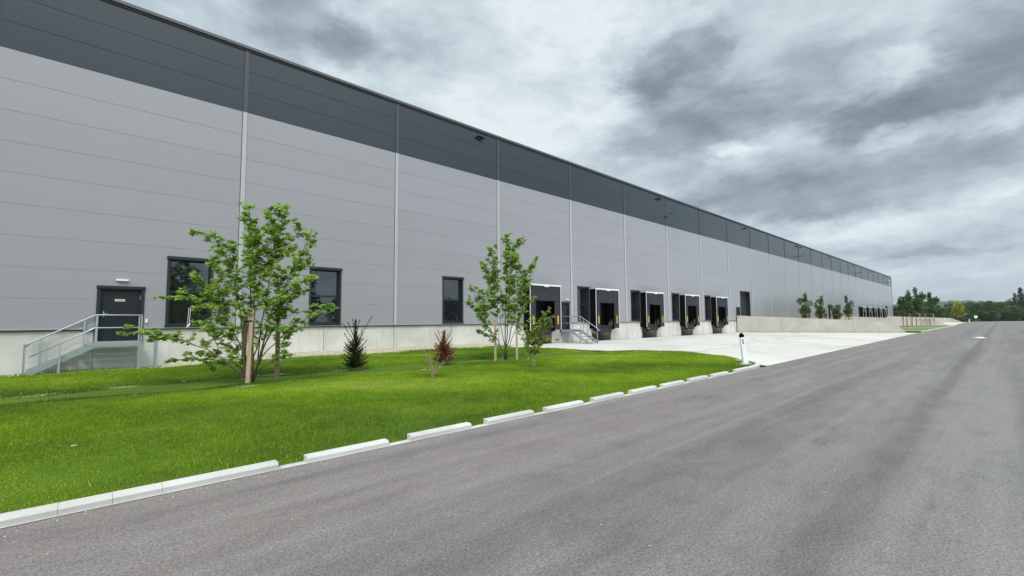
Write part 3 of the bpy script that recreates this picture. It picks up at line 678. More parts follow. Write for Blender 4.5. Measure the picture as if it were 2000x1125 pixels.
def ramp(A,B,w,name):
    b=MB(); A=Vector((*A,0)); B=Vector((*B,0)); d=(B-A).normalized(); n=Vector((d.y,-d.x,0))*-1
    q=[A,B,B+n*w,A+n*w]; zz=[1.43,.02,.02,1.43]
    b.quad(*[(p.x,p.y,z) for p,z in zip(q,zz)])
    b.quad((A.x,A.y,0),(B.x,B.y,0),(B.x,B.y,.02),(A.x,A.y,1.43)); r=q[3]; s=q[2]; b.quad((s.x,s.y,0),(r.x,r.y,0),(r.x,r.y,1.43),(s.x,s.y,.02))
    tag(b.build(name,M['yard']),kind='structure')
ramp((55.9,-.02),(63.2,-15.3),5.2,'ramp'); ramp((166.3,-.02),(208.3,-13.7),5,'far_ramp')
# planted island between the ramps, with pale strips
ISL=[(69.5,-16.3),(127,-15.8),(106.5,-.3),(61.8,-.3)]
sheet('grass_island',[(x,y) for x,y in ISL],.03,M['meadow'])
for k,(xa,xb) in enumerate(((72.5,74.2),(84,86),(97,99.5),(112,114))):
    sheet('paved_strip',[(xa,-16.2),(xb,-16.2),(xb-5,-3),(xa-5,-3)],.036,M['kerb'])
b=MB(); b.box(68,131,-16.55,-16.35,-.02,.09); tag(b.build('island_kerb',M['kerb'],bevel=.01),kind='structure')

# ------------------------------------------------------------------ plants
def perp(d):
    a=d.cross(Vector((0,0,1)))
    if a.length<.05: a=Vector((1,0,0))
    return a.normalized()
LEAF=[(0,-.35),(.42,-.32),(.30,-.02),(.62,.28),(.26,.36),(0,.80),(-.26,.36),(-.62,.28),(-.30,-.02),(-.42,-.32)]
def leaf(b,p,s,dirv,rn):
    """lobed leaf hanging outward from p"""
    up=Vector((rn.gauss(0,.45),rn.gauss(0,.45),1)).normalized()
    d=(dirv+Vector((rn.gauss(0,.5),rn.gauss(0,.5),rn.uniform(-.75,.15)))).normalized()
    side=d.cross(up).normalized(); nn=side.cross(d)
    i=len(b.v); b.v.append(tuple(p))
    for x,y in LEAF:
        q=p+side*(x*s)+d*((y+.35)*s)-nn*(abs(x)*s*.35); b.v.append(tuple(q))
    b.ct=min(1,max(0,rn.gauss(.5,.22)))
    for k in range(10): b.face((i,i+1+k,i+1+(k+1)%10))
def lblade(b,p,s,rn,ar=.45):
    d=Vector((rn.gauss(0,1),rn.gauss(0,1),rn.gauss(0,.7))).normalized(); a=perp(d)
    a=(a*math.cos(rn.uniform(0,3))+d.cross(a)*math.sin(rn.uniform(0,3))).normalized()
    b.quad(p-a*s*ar*.5,p+d*s*.55-a*s*ar*.35,p+d*s,p+d*s*.45+a*s*ar*.5)
def bez(p0,p1,p2,t): return p0*((1-t)**2)+p1*(2*t*(1-t))+p2*t*t
def multi_stem(t_,base,tips,leafs,lsize,rn,seedr=.02,start=.3,twl=(.2,.55),mat='maple',barkm='bark',perTwig=9,depth=.55,r0=.045,droop=0,lf=leaf,step=3):
    base=Vector(base); L=MB(); stems=[]
    tot=sum(max(.3,(tz-start*tz)) for _,tz,*_ in tips)
    order=[k for k in range(len(tips)) if k%step==0]+[k for k in range(len(tips)) if k%step]; start0=start
    for k in order:
        tx,tz,*w=tips[k]; main=(k%step==0); start=start0 if main else .12
        wt=w[0] if w else 1.
        tip=base+RIGHT*tx+Vector((0,0,tz))+DEEP*rn.uniform(-depth,depth)*(.4+.25*abs(tx))
        b0=base+RIGHT*rn.uniform(-.1,.1)+DEEP*rn.uniform(-.1,.1)
        if not main:
            sm=min(stems,key=lambda q_:(q_[2]-tip).length+rn.uniform(0,.25)); cand=[bez(*sm,u_) for u_ in (.22,.32,.42,.52,.6)]
            cand=[c_ for c_ in cand if c_.z<tip.z-.1] or cand[:1]; b0=cand[-1] if (tip-cand[-1]).length>.5 else cand[0]
        dv_=tip-b0; dx_=dv_.dot(RIGHT)
        if dv_.z>abs(dx_)*1.2: mid=b0+dv_*.45+RIGHT*(-.10*dx_)+Vector((0,0,.10*dv_.z))
        else: mid=b0+dv_*.5+Vector((0,0,.26*abs(dx_)))+RIGHT*(-.1*dx_)
        stems.append((b0,mid,tip))
        n=11; pts=[bez(b0,mid,tip,q/(n-1)) for q in range(n)]
        for q in range(1,n-1): pts[q]+=Vector((rn.gauss(0,.022),rn.gauss(0,.022),rn.gauss(0,.015)))
        L_=(tip-b0).length; rr=r0*(.38+.25*min(1,L_/4))*(rn.choice((.9,1.25)) if main else .6) 
        b=MB(); b.tube(pts,[max(.005,rr*(1-.88*q/(n-1))) for q in range(n)],6)
        ntw=max(3,int(leafs*wt*(L_*(1-start))/perTwig))
        for j in range(ntw):
            u=start+(1-start)*((j+rn.random())/ntw)**.9; u=min(.995,u); p=bez(b0,mid,tip,u)
            tdir=(bez(b0,mid,tip,min(1,u+.03))-bez(b0,mid,tip,u-.03)).normalized()
            an=rn.uniform(0,6.283); out=Vector((math.cos(an),math.sin(an),0)); tl=rn.uniform(*twl)*(1.15-.55*u)
            td=(out+tdir*rn.uniform(.4,1.1)+Vector((0,0,.15))).normalized(); e=p+td*tl
            b.tube([p,p+td*tl*.55+Vector((0,0,.01)),e],[.006,.004,.002],3,False)
            for q in range(perTwig):
                f=rn.uniform(.25,1.05); lp=p+td*tl*f+Vector((rn.gauss(0,.03),rn.gauss(0,.03),rn.gauss(0,.025)))
                lf(L,lp,lsize*rn.uniform(.65,1.25),Vector((rn.gauss(0,1),rn.gauss(0,1),0)).normalized()*.8+td*.5,rn) if lf is leaf else lblade(L,lp,lsize*rn.uniform(.6,1.3),rn)
                if lf is not leaf: L.tint[-1]=min(1,max(0,rn.gauss(.5,.25)))
        b.build('stem',M[barkm],t_,smooth=True)
    L.build('foliage',M[mat],t_,tint=True)
def px(tips,bx,by,s): return [((x-bx)/s,(by-y)/s,*w) for x,y,*w in tips]
rn=random.Random(5)
t_=thing('maple_tree','large multi-stemmed young maple with fresh green leaves, staked, in front of two windows','tree',(-1.55,-7.75,0))
tips=px([(540,398),(518,400),(487,405),(470,425),(448,470),(565,430),(598,455),(585,500),(610,545,.8),(655,600,.8),(600,610,.6),(560,650,.6),(570,560),(520,480),(500,520,1.1),(430,505),(402,455,.9),(385,500,1.2),(370,540,1.3),(345,580,1.1),(410,560,1.2),(280,648,.8),(325,660,1.0),(350,630,1.0),(360,690,.8),(420,640,.9),(450,590,.6),(535,590,.8),(545,520,1.1),(470,500,1.1),(335,705,.7),(385,718,.5),(425,675,.9),(455,700,.6),(520,650,.8),(600,640,.5),(565,695,.5),(400,600,1.1),(440,640,.9),(500,450,1.),(525,430,1.)],487,746,66.7)
multi_stem(t_,(-1.55,-7.75,.0),tips,122,.125,rn,start=.38,twl=(.2,.6),perTwig=13,depth=.95,r0=.04)
t_=thing('maple_tree','smaller multi-stemmed young maple between two stakes left of the first dock','tree',(8.69,-7.74,0))
tips=px([(992,455),(1018,466),(962,482),(941,508),(968,530),(1008,500),(1038,520),(1045,505,.7),(925,560,.9),(917,588,.9),(935,600),(950,570),(1000,540,1.1),(985,500),(1025,560),(1040,580,.7),(960,600),(980,580),(930,645,.5),(1010,600,.8)],988,702,43.7)
multi_stem(t_,(8.69,-7.74,.0),tips,155,.125,rn,start=.36,twl=(.18,.5),perTwig=12,depth=.85,r0=.038)
t_=thing('shrub','leafy olive green shrub with many thin stems in front of the first dock','shrub',(6.46,-11.59,0))
tips=px([(1072,606,1.2),(1080,620,1.2),(1060,625,1.2),(1040,618,.9),(1028,640),(1018,655,.8),(1050,650,1.2),(1085,665,.7),(1030,670),(1060,665),(1045,680,.8),(1075,640)],1041,722,55.2)
multi_stem(t_,(6.46,-11.59,.03),tips,105,.085,rn,start=.34,twl=(.1,.28),mat='shrubl',barkm='barkl',depth=.5,r0=.02,step=2)
t_=thing('shrub','sparse leggy shrub with bare pale twigs and few reddish leaves','shrub',(2.2,-11.67,0))
tips=px([(823,686,1.),(836,700,.6),(862,688,.6),(880,697,.7),(855,715,.8),(840,712,.4),(868,708,.5)],845,745,67.7)
multi_stem(t_,(2.2,-11.67,.03),tips,24,.05,rn,start=.45,twl=(.06,.22),mat='redl',barkm='barkl',depth=.5,r0=.026,perTwig=5,step=1)
def conifer(lb,base,H,rad,mat,arms,nb,rn,low=.0):
    t_=thing('conifer',lb,'conifer',base); base=Vector(base); T=MB(); N=MB()
    T.tube([base,base+Vector((.01,0,H*.5)),base+Vector((0,0,H))],[.028,.018,.005],6)
    def br(p,d,l,curve,den):
        T.tube([p,p+d*l*.5+Vector((0,0,curve*.25*l)),p+d*l+Vector((0,0,curve*l))],[.007,.005,.002],3,False)
        n=int(l*den)
        for q in range(n):
            f=rn.uniform(.08,1.05); c=p+d*l*f+Vector((0,0,curve*l*f*f)); dd=(d*.7+Vector((rn.gauss(0,.5),rn.gauss(0,.5),rn.gauss(.25,.4)))).normalized()
            s=rn.uniform(.035,.08); a=perp(dd)*s*.2; N.ct=min(1,max(0,rn.gauss(.45,.25))); N.quad(c-a,c+a,c+dd*s)
    for k in range(nb):
        f=(k/nb)**1.45; z=H*(.02+.93*f); l=(rad*(1.05-1.0*f) if f<.5 else rad*.36*(1.25-f))*rn.uniform(.4,1.25)*(.8 if f<.06 else 1)
        an=rn.uniform(0,6.283); br(base+Vector((0,0,z)),Vector((math.cos(an),math.sin(an),.05+1.1*f)).normalized(),l,.28,(230 if f<.5 else 150))
    for (ax,az,fz) in arms:
        p=base+Vector((0,0,H*fz)); e=base+RIGHT*ax+Vector((0,0,az)); d=(e-p); l=d.length; br(p,d.normalized(),l*.93,.08,170)
    T.build('trunk',M['bark'],t_); N.build('needles',M[mat],t_,tint=True)
conifer('small dark green conifer with upswept arms near the left plinth',(2.21,-6.51,0),1.87,.46,'needle',[(.62,1.86,.45),(-.48,1.62,.5),(-.42,1.25,.35),(.35,1.55,.5),(-.3,1.7,.55),(.3,1.3,.4),(.15,1.75,.6),(-.12,1.8,.6),(.45,1.0,.3),(-.45,.95,.3)],330,rn)
conifer('dried out reddish brown conifer on the lawn right of the twiggy shrub',(5.78,-7.1,0),1.36,.50,'deadn',[(-.42,1.25,.5),(.34,1.3,.5),(-.25,1.3,.5),(.2,1.25,.45),(.38,1.0,.4),(-.3,1.0,.4),(.1,1.35,.6),(-.1,1.3,.6)],330,rn)
# stakes
def stake(p,top,w,mat,lb,strap=None):
    t_=thing('tree_stake',lb,'stake',p,'timber stakes holding the two maples')
    b=MB(); a=Vector(p)-Vector((0,0,.1)); e=Vector(top); b.obox(a,e,w,w*.8,up=DEEP); b.build('stake',M[mat],t_,bevel=.006)
    if strap:
        s0_,s1_=Vector(strap[0]),Vector(strap[1]); b=MB(); b.obox(s0_,s1_,.012,.05)
        c=a+(e-a)*((s0_.z-a.z)/(e.z-a.z)); b.obox(c-RIGHT*(w*.56),c+RIGHT*(w*.56),w*.92,.05); b.build('strap',M['strap'],t_)
def off(p,r,d,z): v=Vector(p)+RIGHT*r+DEEP*d; return (v.x,v.y,z)
B1=(-1.61,-7.83,0); B2=(8.69,-7.74,0)
stake(off(B1,.0,-.08,0),off(B1,.08,-.08,2.12),.12,'timber','pale timber stake in front of the large maple, black strap round it',(off(B1,-.42,.3,1.78),off(B1,-.0,-.03,1.76)))
stake(off(B1,-.75,.95,0),off(B1,-.72,.95,2.2),.11,'timberd','brown timber stake behind the left side of the large maple')
stake(off(B1,.42,.75,0),off(B1,.42,.75,2.2),.11,'timberd','brown timber stake behind the right side of the large maple')
stake(off(B2,-.47,-.02,0),off(B2,-.47,-.02,1.8),.10,'timber','left stake of the smaller maple, thin pale timber')
stake(off(B2,.5,-.08,0),off(B2,.48,-.08,2.05),.10,'timber','right stake of the smaller maple, topped pale timber with black strap',(off(B2,.1,.05,1.67),off(B2,.5,-.04,1.67)))
# ribbon
b=MB(); q=Vector(off(B1,-1.62,-.35,0)); 
for s in (0,.05):
    b.obox(q+RIGHT*(s-.03)+Vector((0,0,1.62)),q+RIGHT*(s+.0)+Vector((0,0,2.18)),.012,.003,up=DEEP)
b.obox(q+RIGHT*(-.05)+Vector((0,0,1.62)),q+RIGHT*(.06)+Vector((0,0,1.72)),.03,.004,up=DEEP)
tag(b.build('ribbon',M['plastic']),'white plastic ribbon hanging from a left branch of the large maple','ribbon')

# ------------------------------------------------------------------ small trees with frames (far)
def crown_pts(rn,n,blobs):
    out=[]
    for k in range(n):
        c,r=rn.choices(blobs,weights=[x[1][0]*x[1][1]*x[1][2] for x in blobs])[0]
        while True:
            v=Vector((rn.uniform(-1,1),rn.uniform(-1,1),rn.uniform(-1,1)))
            if .35<v.length<1: break
        out.append((Vector(c)+Vector((v.x*r[0],v.y*r[1],v.z*r[2])),v.z))
    return out
def street_tree(base,h,lb,group,seed,wide=.85,leader=True,sc_=1.,lsz=.2,nl=1300):
    rn=random.Random(seed); t_=thing('young_tree',lb,'tree',base,group); B=Vector(base)
    T=MB(); T.tube([B,B+Vector((.02,0,h*.5)),B+Vector((0,.02,h*.93))],[.07,.05,.015],6)
    blobs=[((B.x,B.y,B.z+h*.5),(wide*.7,wide*.7,h*.19))]
    for k in range(9):
        a=rn.uniform(0,6.28); rr=rn.uniform(.3,.95)*wide; z=h*rn.uniform(.38,.82); c=(B.x+rr*math.cos(a),B.y+rr*math.sin(a),B.z+z); rb=rn.uniform(.28,.42)*wide; blobs.append((c,(rb,rb,rb*1.1)))
        T.tube([B+Vector((0,0,h*.38)),Vector(c)],[.025,.008],4)
    ntop=rn.choice((1,2)) if leader else 0
    for k in range(ntop):
        ax=rn.uniform(-.45,.45)*wide; blobs.append(((B.x+RIGHT.x*ax,B.y+RIGHT.y*ax,B.z+h*.85),(.2,.2,h*.15))); blobs.append(blobs[-1]); blobs.append(blobs[-1]); blobs.append(blobs[-1])
    T.build('trunk',M['bark'],t_)
    L=MB()
    for p,_ in crown_pts(rn,nl,blobs): L.ct=min(1,max(0,rn.gauss(.5,.25))); lblade(L,p,lsz*rn.uniform(.7,1.3),rn,.8)
    L.build('foliage',M['young'],t_,tint=True); return t_
def frame(base,h,lb,w=.95,r=.035):
    t_=thing('stake_frame',lb,'stake frame',base,'timber frames round the young trees'); x,y,z=base
    for a in (-1,1):
        for c in (-1,1):
            b=MB(); b.tube([(x+a*w*.7,y+c*w*.6,z),(x+a*w*.62,y+c*w*.52,z+h)],r*.8,6); b.build('post',M['timber'],t_)
    for p,q in (((-1,-1),(1,-1)),((-1,1),(1,1)),((-1,-1),(-1,1)),((1,-1),(1,1))):
        b=MB(); b.obox((x+p[0]*w*.68,y+p[1]*w*.56,z+h-.06),(x+q[0]*w*.68,y+q[1]*w*.56,z+h-.06),.03,.07); b.build('rail',M['timber'],t_)
row=[(70.2,-3.9,5.4,'young tree beyond the ramp wall, nearest of the row along the facade'),(78.2,-4.0,5.2,'young tree beyond the ramp wall, second of the row, forked top'),(87.4,-4,4.5,'young tree beyond the ramp wall, third and shortest of the row'),(96.6,-4,5.9,'young tree beyond the ramp wall, fourth of the row, with a thin tall leader')]
for k,(x,y,h,lb) in enumerate(row):
    street_tree((x,y,0),h,lb,'young trees in a row along the facade',20+k,wide=.95,leader=(k!=2))
    frame((x,y,0),2.35,'timber stake frame round the '+('nearest','second','third','fourth')[k]+' tree of the row along the facade',w=.75,r=.05)
isl=[(104.7,-11.2,6.7,1.5,'leafy young tree in a timber frame on the green island, left of three'),(113.8,-11.6,8.0,1.7,'tallest leafy young tree on the green island, middle of three'),(126.0,-12.6,7.0,1.7,'leafy young tree on the green island, right of three')]
for k,(x,y,h,w,lb) in enumerate(isl):
    street_tree((x,y,.03),h,lb,'young trees on the green island',40+k,wide=w,nl=2200,lsz=.34)
    frame((x,y,.03),2.5,'timber stake frame round the '+('left','middle','right')[k]+' tree of the green island',w=1.0+.1*k,r=.06)

# ------------------------------------------------------------------ background woodland
def make_tree_mesh(kind,seed):
    rn=random.Random(seed); T=MB(); L=MB(); H=10.
    if kind=='spruce':
        T.tube([(0,0,0),(0,0,H*.97)],[.2,.03],6)
        for k in range(62):
            f=k/62; z=H*(.06+.93*f); l=2.3*(1-f)**.85+.12; na=7
            for q in range(na):
                a=rn.uniform(0,6.283); d=Vector((math.cos(a),math.sin(a),-.18+.5*f)).normalized(); n=max(2,int(l*4.2))
                for j in range(n):
                    u=(j+rn.random())/n; p=Vector((0,0,z))+d*l*u; L.ct=min(1,max(0,rn.gauss(.45,.25))); lblade(L,p,rn.uniform(.3,.55),rn,.6)
    else:
        T.tube([(0,0,0),(.1,0,H*.4),(0,.1,H*.85)],[.22,.15,.04],7)
        blobs=[((0,0,H*.5),(1.9,1.9,H*.42))]
        for k in range(16):
            a=rn.uniform(0,6.283); z=rn.uniform(.12,.9); rr=rn.uniform(.6,2.2)*(1-abs(z-.4)*.9); c=(rr*math.cos(a),rr*math.sin(a),H*z); s=rn.uniform(.55,1.15); blobs.append((c,(s,s,s*.9)))
            T.tube([(0,0,H*z*.6),c],[.08,.02],4)
        for p,_ in crown_pts(rn,1900,blobs): L.ct=min(1,max(0,rn.gauss(.5,.22)+.22*math.sin(p.x*2+p.z*1.7))); lblade(L,p,rn.uniform(.28,.6),rn,.8)
    return T,L
protos={}
def bg_tree(kind,mat,seed,loc,h,wx,lb,cat,group):
    key=(kind,mat,seed)
    if key not in protos:
        T,L=make_tree_mesh(kind,seed); t_=thing('broadleaf_tree' if kind!='spruce' else 'spruce_tree',lb,cat,(0,0,0),group)
        T.build('trunk',M['bark'],t_); L.build('crown',M[mat],t_,tint=True); protos[key]=t_
    else: t_=copy_tree(protos[key]); t_['label']=lb; t_['group']=group
    t_.location=loc; t_.scale=(wx,wx,h/10.); t_.rotation_euler=(0,0,random.uniform(0,6.28)); return t_
BT=[(208.0,2.5,5.7),(228.7,3.6,6.5),(256.7,4.7,7.4),(265.5,3.2,8.0),(240.9,-1.0,6.6),(276.6,-.3,7.7),(251.9,-4.4,6.4),(287.9,-3.9,6.3),(324.2,-4.0,8.4),(312.7,-6.9,8.6),(323.0,-9.8,8.8),(304.4,-12.8,8.8),(285.3,-15.4,7.8),(301.7,-17.2,8.6),(282.3,-19.6,8.5),(306.2,-21.4,8.1),(279.1,-23.4,7.9),(295.9,-25.6,9.0),
 (258.2,-24.0,4.2),(251.4,-20.3,3.8),(251.4,-17.5,4.1),(264.3,-27.1,5.4),(268,-29.5,5),(245,-13,4.2),(300,-12,7.5),(272,-8,6),(238,4,5.2),(226,8,6),(262,-26,6),(316,-30,9.5),(300,-34,9.)]
for k,(x,y,h) in enumerate(BT):
    md=(k%3==1); s_=1+k%2
    bg_tree('broad','wood_md' if md else 'wood_dk',s_,(x,y,-.05),h*1.14,1.1+.25*math.sin(k*2.1),'mid green bushy tree in the woodland edge beyond the road end' if md else 'dark green tree in the woodland edge beyond the road end','tree','mid green trees beyond the road end' if md else 'dark green trees beyond the road end')
for x,y,h in ((290.3,-27.4,12.0),(277.1,-28.9,14.0),(271.6,-31.2,16.1),(281.3,-34.5,15.6),(291.9,-37.8,17.5),(268,-36,15),(262,-41,16)):
    bg_tree('spruce','wood_sp',4,(x,y,-.05),h,1.15*h/13,'tall dark spruce at the right edge beyond the road end','spruce','dark spruces at the right edge')
bg_tree('broad','yel',7,(243,-11.6,0),8.6,1.0,'bright yellow-green tree standing before the dark woodland','tree',None)
del_=protos[('broad','yel',7)]
if 'group' in del_: del del_['group']
# opposite side of the road (seen in the window panes)
for k in range(46):
    x=-120+k*5.2+random.uniform(-1.5,1.5); y=-72-random.uniform(0,10)
    bg_tree('broad','wood_dk',1+k%2,(x,y,-.05),random.choice((7,7.5,8,8.5,8.5,12.5)),random.uniform(1.5,2.0),'dark green tree on the far side of the road, mirrored in the windows','tree','trees mirrored in the windows')
# hedge at the far edge of the asphalt
b=MB(); rn=random.Random(9); hp=[(206,-2),(222,-9),(236,-14),(252,-19),(272,-26.5),(290,-38),(303,-60)]
for (xa,ya),(xb,yb) in zip(hp,hp[1:]):
    L_=math.hypot(xb-xa,yb-ya)
    for k in range(int(L_*85)):
        f=rn.random(); b.ct=max(0,rn.gauss(.3,.2)); lblade(b,Vector((xa+(xb-xa)*f+rn.gauss(0,.5),ya+(yb-ya)*f+rn.gauss(0,.5)+1.5,rn.uniform(0,1.5+.5*math.sin(f*9+xa)))),rn.uniform(.25,.5),rn,.8)
tag(b.build('low_hedge',M['wood_sp'],tint=True),'low dark hedge along the far edge of the asphalt','hedge')
# distant wooded hill
m,t,bb=newmat('wooded_hill'); p=pos(t); n=t.noise(p,.05,5,.7); n2=t.noise(p,.004,3)
setp(t,bb,**{'Base Color':t.mix(t.sstep(n,.35,.7),(.022,.045,.016),(.06,.10,.035)),'Roughness':.95,'Specular IOR Level':.05}); M['hill']=m
b=MB(); NXh,NYh=150,16; rn=random.Random(2)
for j in range(NYh):
    for i in range(NXh):
        v=j/(NYh-1); yy=900-1500*i/(NXh-1); xx=1250+j*75
        hh=(39+7*math.sin(yy*.006+1)+5*math.sin(yy*.017))*math.sin(min(1,v*1.25)*1.57)**1.2+rn.uniform(0,7)*min(1,v*3)
        b.v.append((xx+rn.uniform(-15,15),yy,-1+hh))
for j in range(NYh-1):
    for i in range(NXh-1): b.face((j*NXh+i,j*NXh+i+1,(j+1)*NXh+i+1,(j+1)*NXh+i))
tag(b.build('hills',M['hill']),kind='structure')

# ------------------------------------------------------------------ road furniture
def delineator(base,h,lean,lb,sc_=1.):
    t_=thing('marker_post',lb,'marker post',base,'white roadside marker posts'); B=Vector(base); U=(Vector((0,0,1))-RIGHT*lean).normalized()
    b=MB(); w=.145*sc_; b.obox(B,B+U*h*.86,w*1.25,w*.8,up=DEEP,w2=w,h2=w*.65); b.build('post_body',M['plastic'],t_,bevel=.012)
    c=MB(); a=B+U*h*.862; c.obox(a,B+U*h*.95,w*1.02,w*.72,up=DEEP); c.obox(B+U*h*.95,B+U*h,w*.55,w*.5,up=DEEP); c.build('cap',M['black'],t_)
    c=MB(); a=B-DEEP*(w*.37); c.obox(a+U*h*.64,a+U*h*.80,.034*sc_,.014,up=DEEP); c.build('reflector',M['ink'],t_)
    c=MB(); c.box(B.x-.17,B.x+.17,B.y-.12,B.y+.12,B.z-.04,B.z+.02); c.build('foot_plate',M['kerb'],t_,bevel=.006)
delineator((13.2,-16.3,.05),1.16,.105,'white plastic marker post with black cap leaning left at the lawn corner')
delineator((223,-15.2,0),1.15,0,'small white marker post far off at the end of the yard',1.6)
b=MB(); b.disc((49.4,-21.75,.0),.42,.02,28); b.disc((49.4,-21.75,.02),.24,.05,20,.2)
tag(b.build('manhole_cover',M['white'],bevel=.004),'white round raised cover lying in the middle of the far asphalt','cover')
t_=thing('road_sign','small pale square sign on a thin post at the road end','road sign',(226,-16.8,0))
b=MB(); b.tube([(226,-16.8,0),(226,-16.8,1.9)],.05,6); b.build('post',M['steel'],t_)
b=MB(); c=Vector((225.9,-16.8,1.75)); b.obox(c-RIGHT*.55,c+RIGHT*.55,.04,.8); b.build('sign_plate',M['white'],t_)
# oil / tyre scuffs
for x,y,l,a,lb in ((2.42,-21.32,.28,.5,''),(2.36,-21.1,.24,.4,'')):
    pass
# small pale pebbles on the asphalt, as loose grit
b=MB(); rn=random.Random(4)
for k in range(900):
    x=rn.uniform(-8,14); y=-17.1-abs(rn.gauss(0,.12)) if k<620 else rn.uniform(-22.8,-17.2); s=rn.uniform(.003,.008); b.ct=rn.uniform(.3,1)
    i=len(b.v)
    for q in range(4): b.v.append((x+s*math.cos(q*1.57+k),y+s*math.sin(q*1.57+k),.001))
    b.v.append((x,y,s*.9))
    for q in range(4): b.face((i+q,i+(q+1)%4,i+4))
tag(b.build('loose_grit',M['stone'],tint=True),'pale loose grit lying on the asphalt along the kerb','grit',kind='stuff')

# air that fades the far woods and the hill
hm=bpy.data.materials.new('thin_air_haze'); hm.use_nodes=True; ht=hm.node_tree
for n_ in list(ht.nodes):
    if n_.type=='BSDF_PRINCIPLED': ht.nodes.remove(n_)
pv=ht.nodes.new('ShaderNodeVolumePrincipled'); pv.inputs['Color'].default_value=(.80,.89,1,1); pv.inputs['Density'].default_value=HAZE; pv.inputs['Anisotropy'].default_value=.1
ht.links.new(pv.outputs[0],[n_ for n_ in ht.nodes if n_.type=='OUTPUT_MATERIAL'][0].inputs['Volume'])
b=MB(); b.box(-560,2560,-960,960,-3,75); tag(b.build('haze',hm),'thin pale air between the yard and the far wooded hill','haze',kind='stuff')

# ------------------------------------------------------------------ sky and sun
SUN_EL,SUN_AZ=R_(52),R_(228)     # azimuth of the direction TOWARDS the sun, from +X ccw
wd=bpy.data.worlds.new("World"); sc.world=wd; wd.use_nodes=True
t=NT(wd.node_tree); bgN=wd.node_tree.nodes['Background']
sky=t.node('ShaderNodeTexSky',sky_type='NISHITA'); sky.sun_disc=False; sky.sun_elevation=SUN_EL; sky.sun_rotation=R_(90)-SUN_AZ; sky.air_density=1; sky.dust_density=2
tc=t.node('ShaderNodeTexCoord').outputs['Generated']
sp=t.node('ShaderNodeSeparateXYZ',{0:tc}); X,Y,Z=sp.outputs
az=t.math('ARCTAN2',Y,X); el=t.math('ARCSINE',Z)
ae=t.node('ShaderNodeCombineXYZ',{0:az,1:el}).outputs[0]
den=t.math('ADD',t.math('MAXIMUM',Z,0.),.16)
pl_=t.node('ShaderNodeCombineXYZ',{0:t.math('DIVIDE',X,den),1:t.math('DIVIDE',Y,den),2:t.math('MULTIPLY',Z,.6)}).outputs[0]
def vn(vec,scale,detail,rough):
    return t.node('ShaderNodeTexNoise',{'Vector':vec,'Scale':scale,'Detail':detail,'Roughness':rough}).outputs['Color']
w1=t.node('ShaderNodeVectorMath',{0:vn(t.mapping(ae,scale=(1,1.8,1)),7.,10,.66),1:(.5,.5,.5)},operation='SUBTRACT').outputs[0]
w1=t.node('ShaderNodeVectorMath',{0:w1,1:(.22,.11,0)},operation='MULTIPLY').outputs[0]
aew=t.node('ShaderNodeVectorMath',{0:ae,1:w1},operation='ADD').outputs[0]
BL=[(0.8,0.403,0.261,0.107,-3.11,0.33),(0.616,0.56,0.229,0.091,-3.02,0.28),(1.122,0.435,0.096,0.082,3.04,0.18),(0.81,0.579,0.299,0.075,-3.1,0.08),(0.419,0.517,0.07,0.046,3.03,-0.40),(0.515,0.488,0.079,0.074,-3.0,-0.32),(0.43,0.426,0.147,0.062,-2.89,-0.38),(0.493,0.359,0.14,0.048,-3.1,-0.28),(0.325,0.446,0.116,0.05,-2.92,0.05),(1.255,0.552,0.137,0.053,-2.95,-0.36),(1.145,0.526,0.076,0.044,-2.73,-0.25),(0.023,0.343,0.166,0.057,2.98,-0.5),(0.138,0.338,0.098,0.042,3.1,-0.3),(0.192,0.43,0.11,0.037,-3.04,-0.18),(0.243,0.359,0.112,0.038,-2.92,-0.16),(0.274,0.224,0.232,0.048,-3.05,-0.38),(0.247,0.271,0.153,0.027,-3.12,-0.12),(0.028,0.25,0.117,0.031,3.11,-0.28),(-0.027,0.426,0.083,0.052,-3.04,-0.22),(0.359,0.288,0.081,0.033,-3.0,-0.12),(0.353,0.335,0.045,0.015,-3.12,0.38),(0.099,0.293,0.069,0.015,3.09,0.38),(-0.002,0.287,0.056,0.014,2.96,0.24),(0.245,0.331,0.093,0.014,-3.12,0.18),(0.086,0.409,0.043,0.016,-3.11,0.22),(0.147,0.157,0.169,0.023,-3.09,0.3),(0.004,0.179,0.062,0.015,-3.09,0.22),(0.538,0.237,0.092,0.021,3.04,0.2),(0.027,0.054,0.135,0.024,-3.13,0.06),(0.053,0.104,0.143,0.010,-3.08,-0.16)]
v=0.665
acc=t.math('ADD',v,0.)
for a,e,w_,h_,th,am in BL:
    if am>.1 and w_<.2: am*=.68; h_*=1.25
    if am<0: am*=.86
    q=t.mapping(aew,loc=(a,e,0),rot=(0,0,th),scale=(w_*1.25,h_*1.25,1),vt='TEXTURE')
    d=t.node('ShaderNodeVectorMath',{0:q},operation='LENGTH').outputs['Value']
    acc=t.math('ADD',acc,t.sstep(d,.3,1.08,am,0.))
nb=t.noise(pl_,1.25,9,.62,.25); nf=t.noise(pl_,3.0,10,.62,.2); ng=t.noise(t.mapping(ae,rot=(0,0,-.25),scale=(1,2.3,1)),6.8,11,.62,.35)
acc=t.math('ADD',acc,t.math('MULTIPLY',t.math('SUBTRACT',nb,.5),.5))
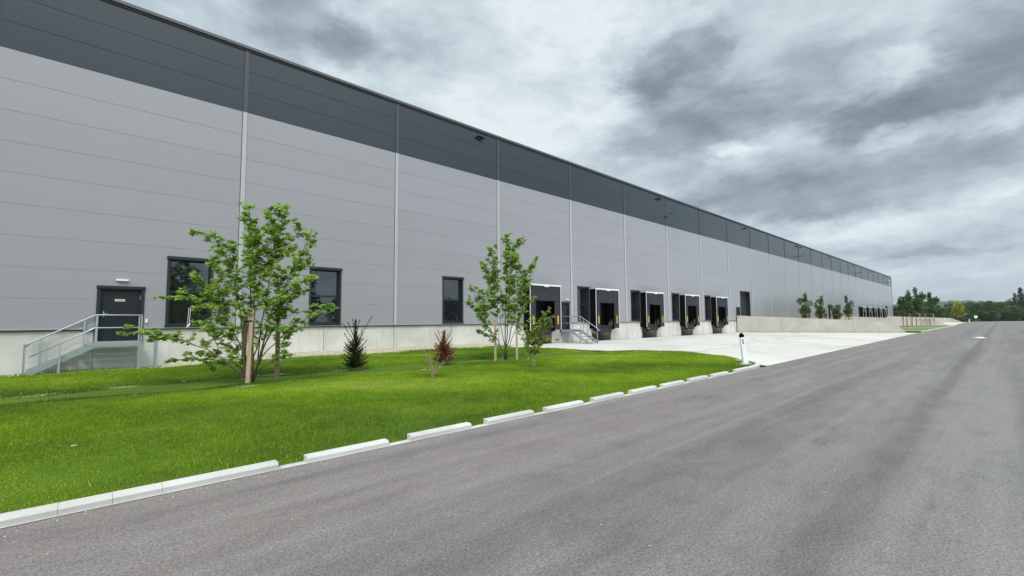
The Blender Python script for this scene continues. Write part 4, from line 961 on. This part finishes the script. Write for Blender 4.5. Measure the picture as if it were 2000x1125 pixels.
acc=t.math('ADD',acc,t.math('MULTIPLY',t.math('SUBTRACT',nf,.5),.55))
acc=t.math('ADD',acc,t.math('MULTIPLY',t.math('SUBTRACT',ng,.5),.75))
cc=t.ramp(acc,[(0,(.19,.225,.27)),(.2,(.24,.285,.335)),(.42,(.335,.40,.455)),(.62,(.455,.54,.595)),(.82,(.61,.70,.745)),(1,(.83,.90,.92))])
# horizon pale bluish
cc=t.mix(t.sstep(el,.10,.0,0,.55),cc,(.38,.47,.525))
# sky overhead and behind the photographer (sun glow through the cloud) is boosted to add fill light
fwd=t.math('ADD',t.math('MULTIPLY',X,math.cos(YAW)),t.math('MULTIPLY',Y,math.sin(YAW)))
boost=t.math('ADD',1.,t.math('MAXIMUM',t.sstep(Z,.62,.9,0.,1.7),t.math('MULTIPLY',t.sstep(fwd,.2,-.35,0.,1.),t.sstep(Z,.12,.72,-.25,3.4))))
cc=t.mix(t.sstep(boost,1.,2.2),cc,t.mix(1.,cc,(1.10,1.0,.91),'MULTIPLY'))
cc=t.node('ShaderNodeVectorMath',{0:cc,3:boost},operation='SCALE').outputs[0]
skc=t.node('ShaderNodeVectorMath',{0:sky.outputs[0],3:.09},operation='SCALE').outputs[0]
fin=t.mix(t.sstep(acc,1.25,.7,.78,.95),skc,cc)
t.l.new(fin,bgN.inputs['Color']); bgN.inputs['Strength'].default_value=1.0
wd.cycles.sampling_method='MANUAL'; wd.cycles.sample_map_resolution=512
sd=bpy.data.lights.new('sun','SUN'); sd.energy=1.5; sd.angle=R_(14); sd.color=(1,.96,.9)
so=bpy.data.objects.new('sun',sd); COL.objects.link(so)
dv=Vector((math.cos(SUN_AZ)*math.cos(SUN_EL),math.sin(SUN_AZ)*math.cos(SUN_EL),math.sin(SUN_EL)))
so.rotation_euler=dv.to_track_quat('Z','Y').to_euler(); so.location=(0,-10,60)
sc.view_settings.view_transform='Standard'; sc.view_settings.look='None'; sc.view_settings.exposure=.12; sc.view_settings.gamma=1
sc.cycles.max_bounces=6
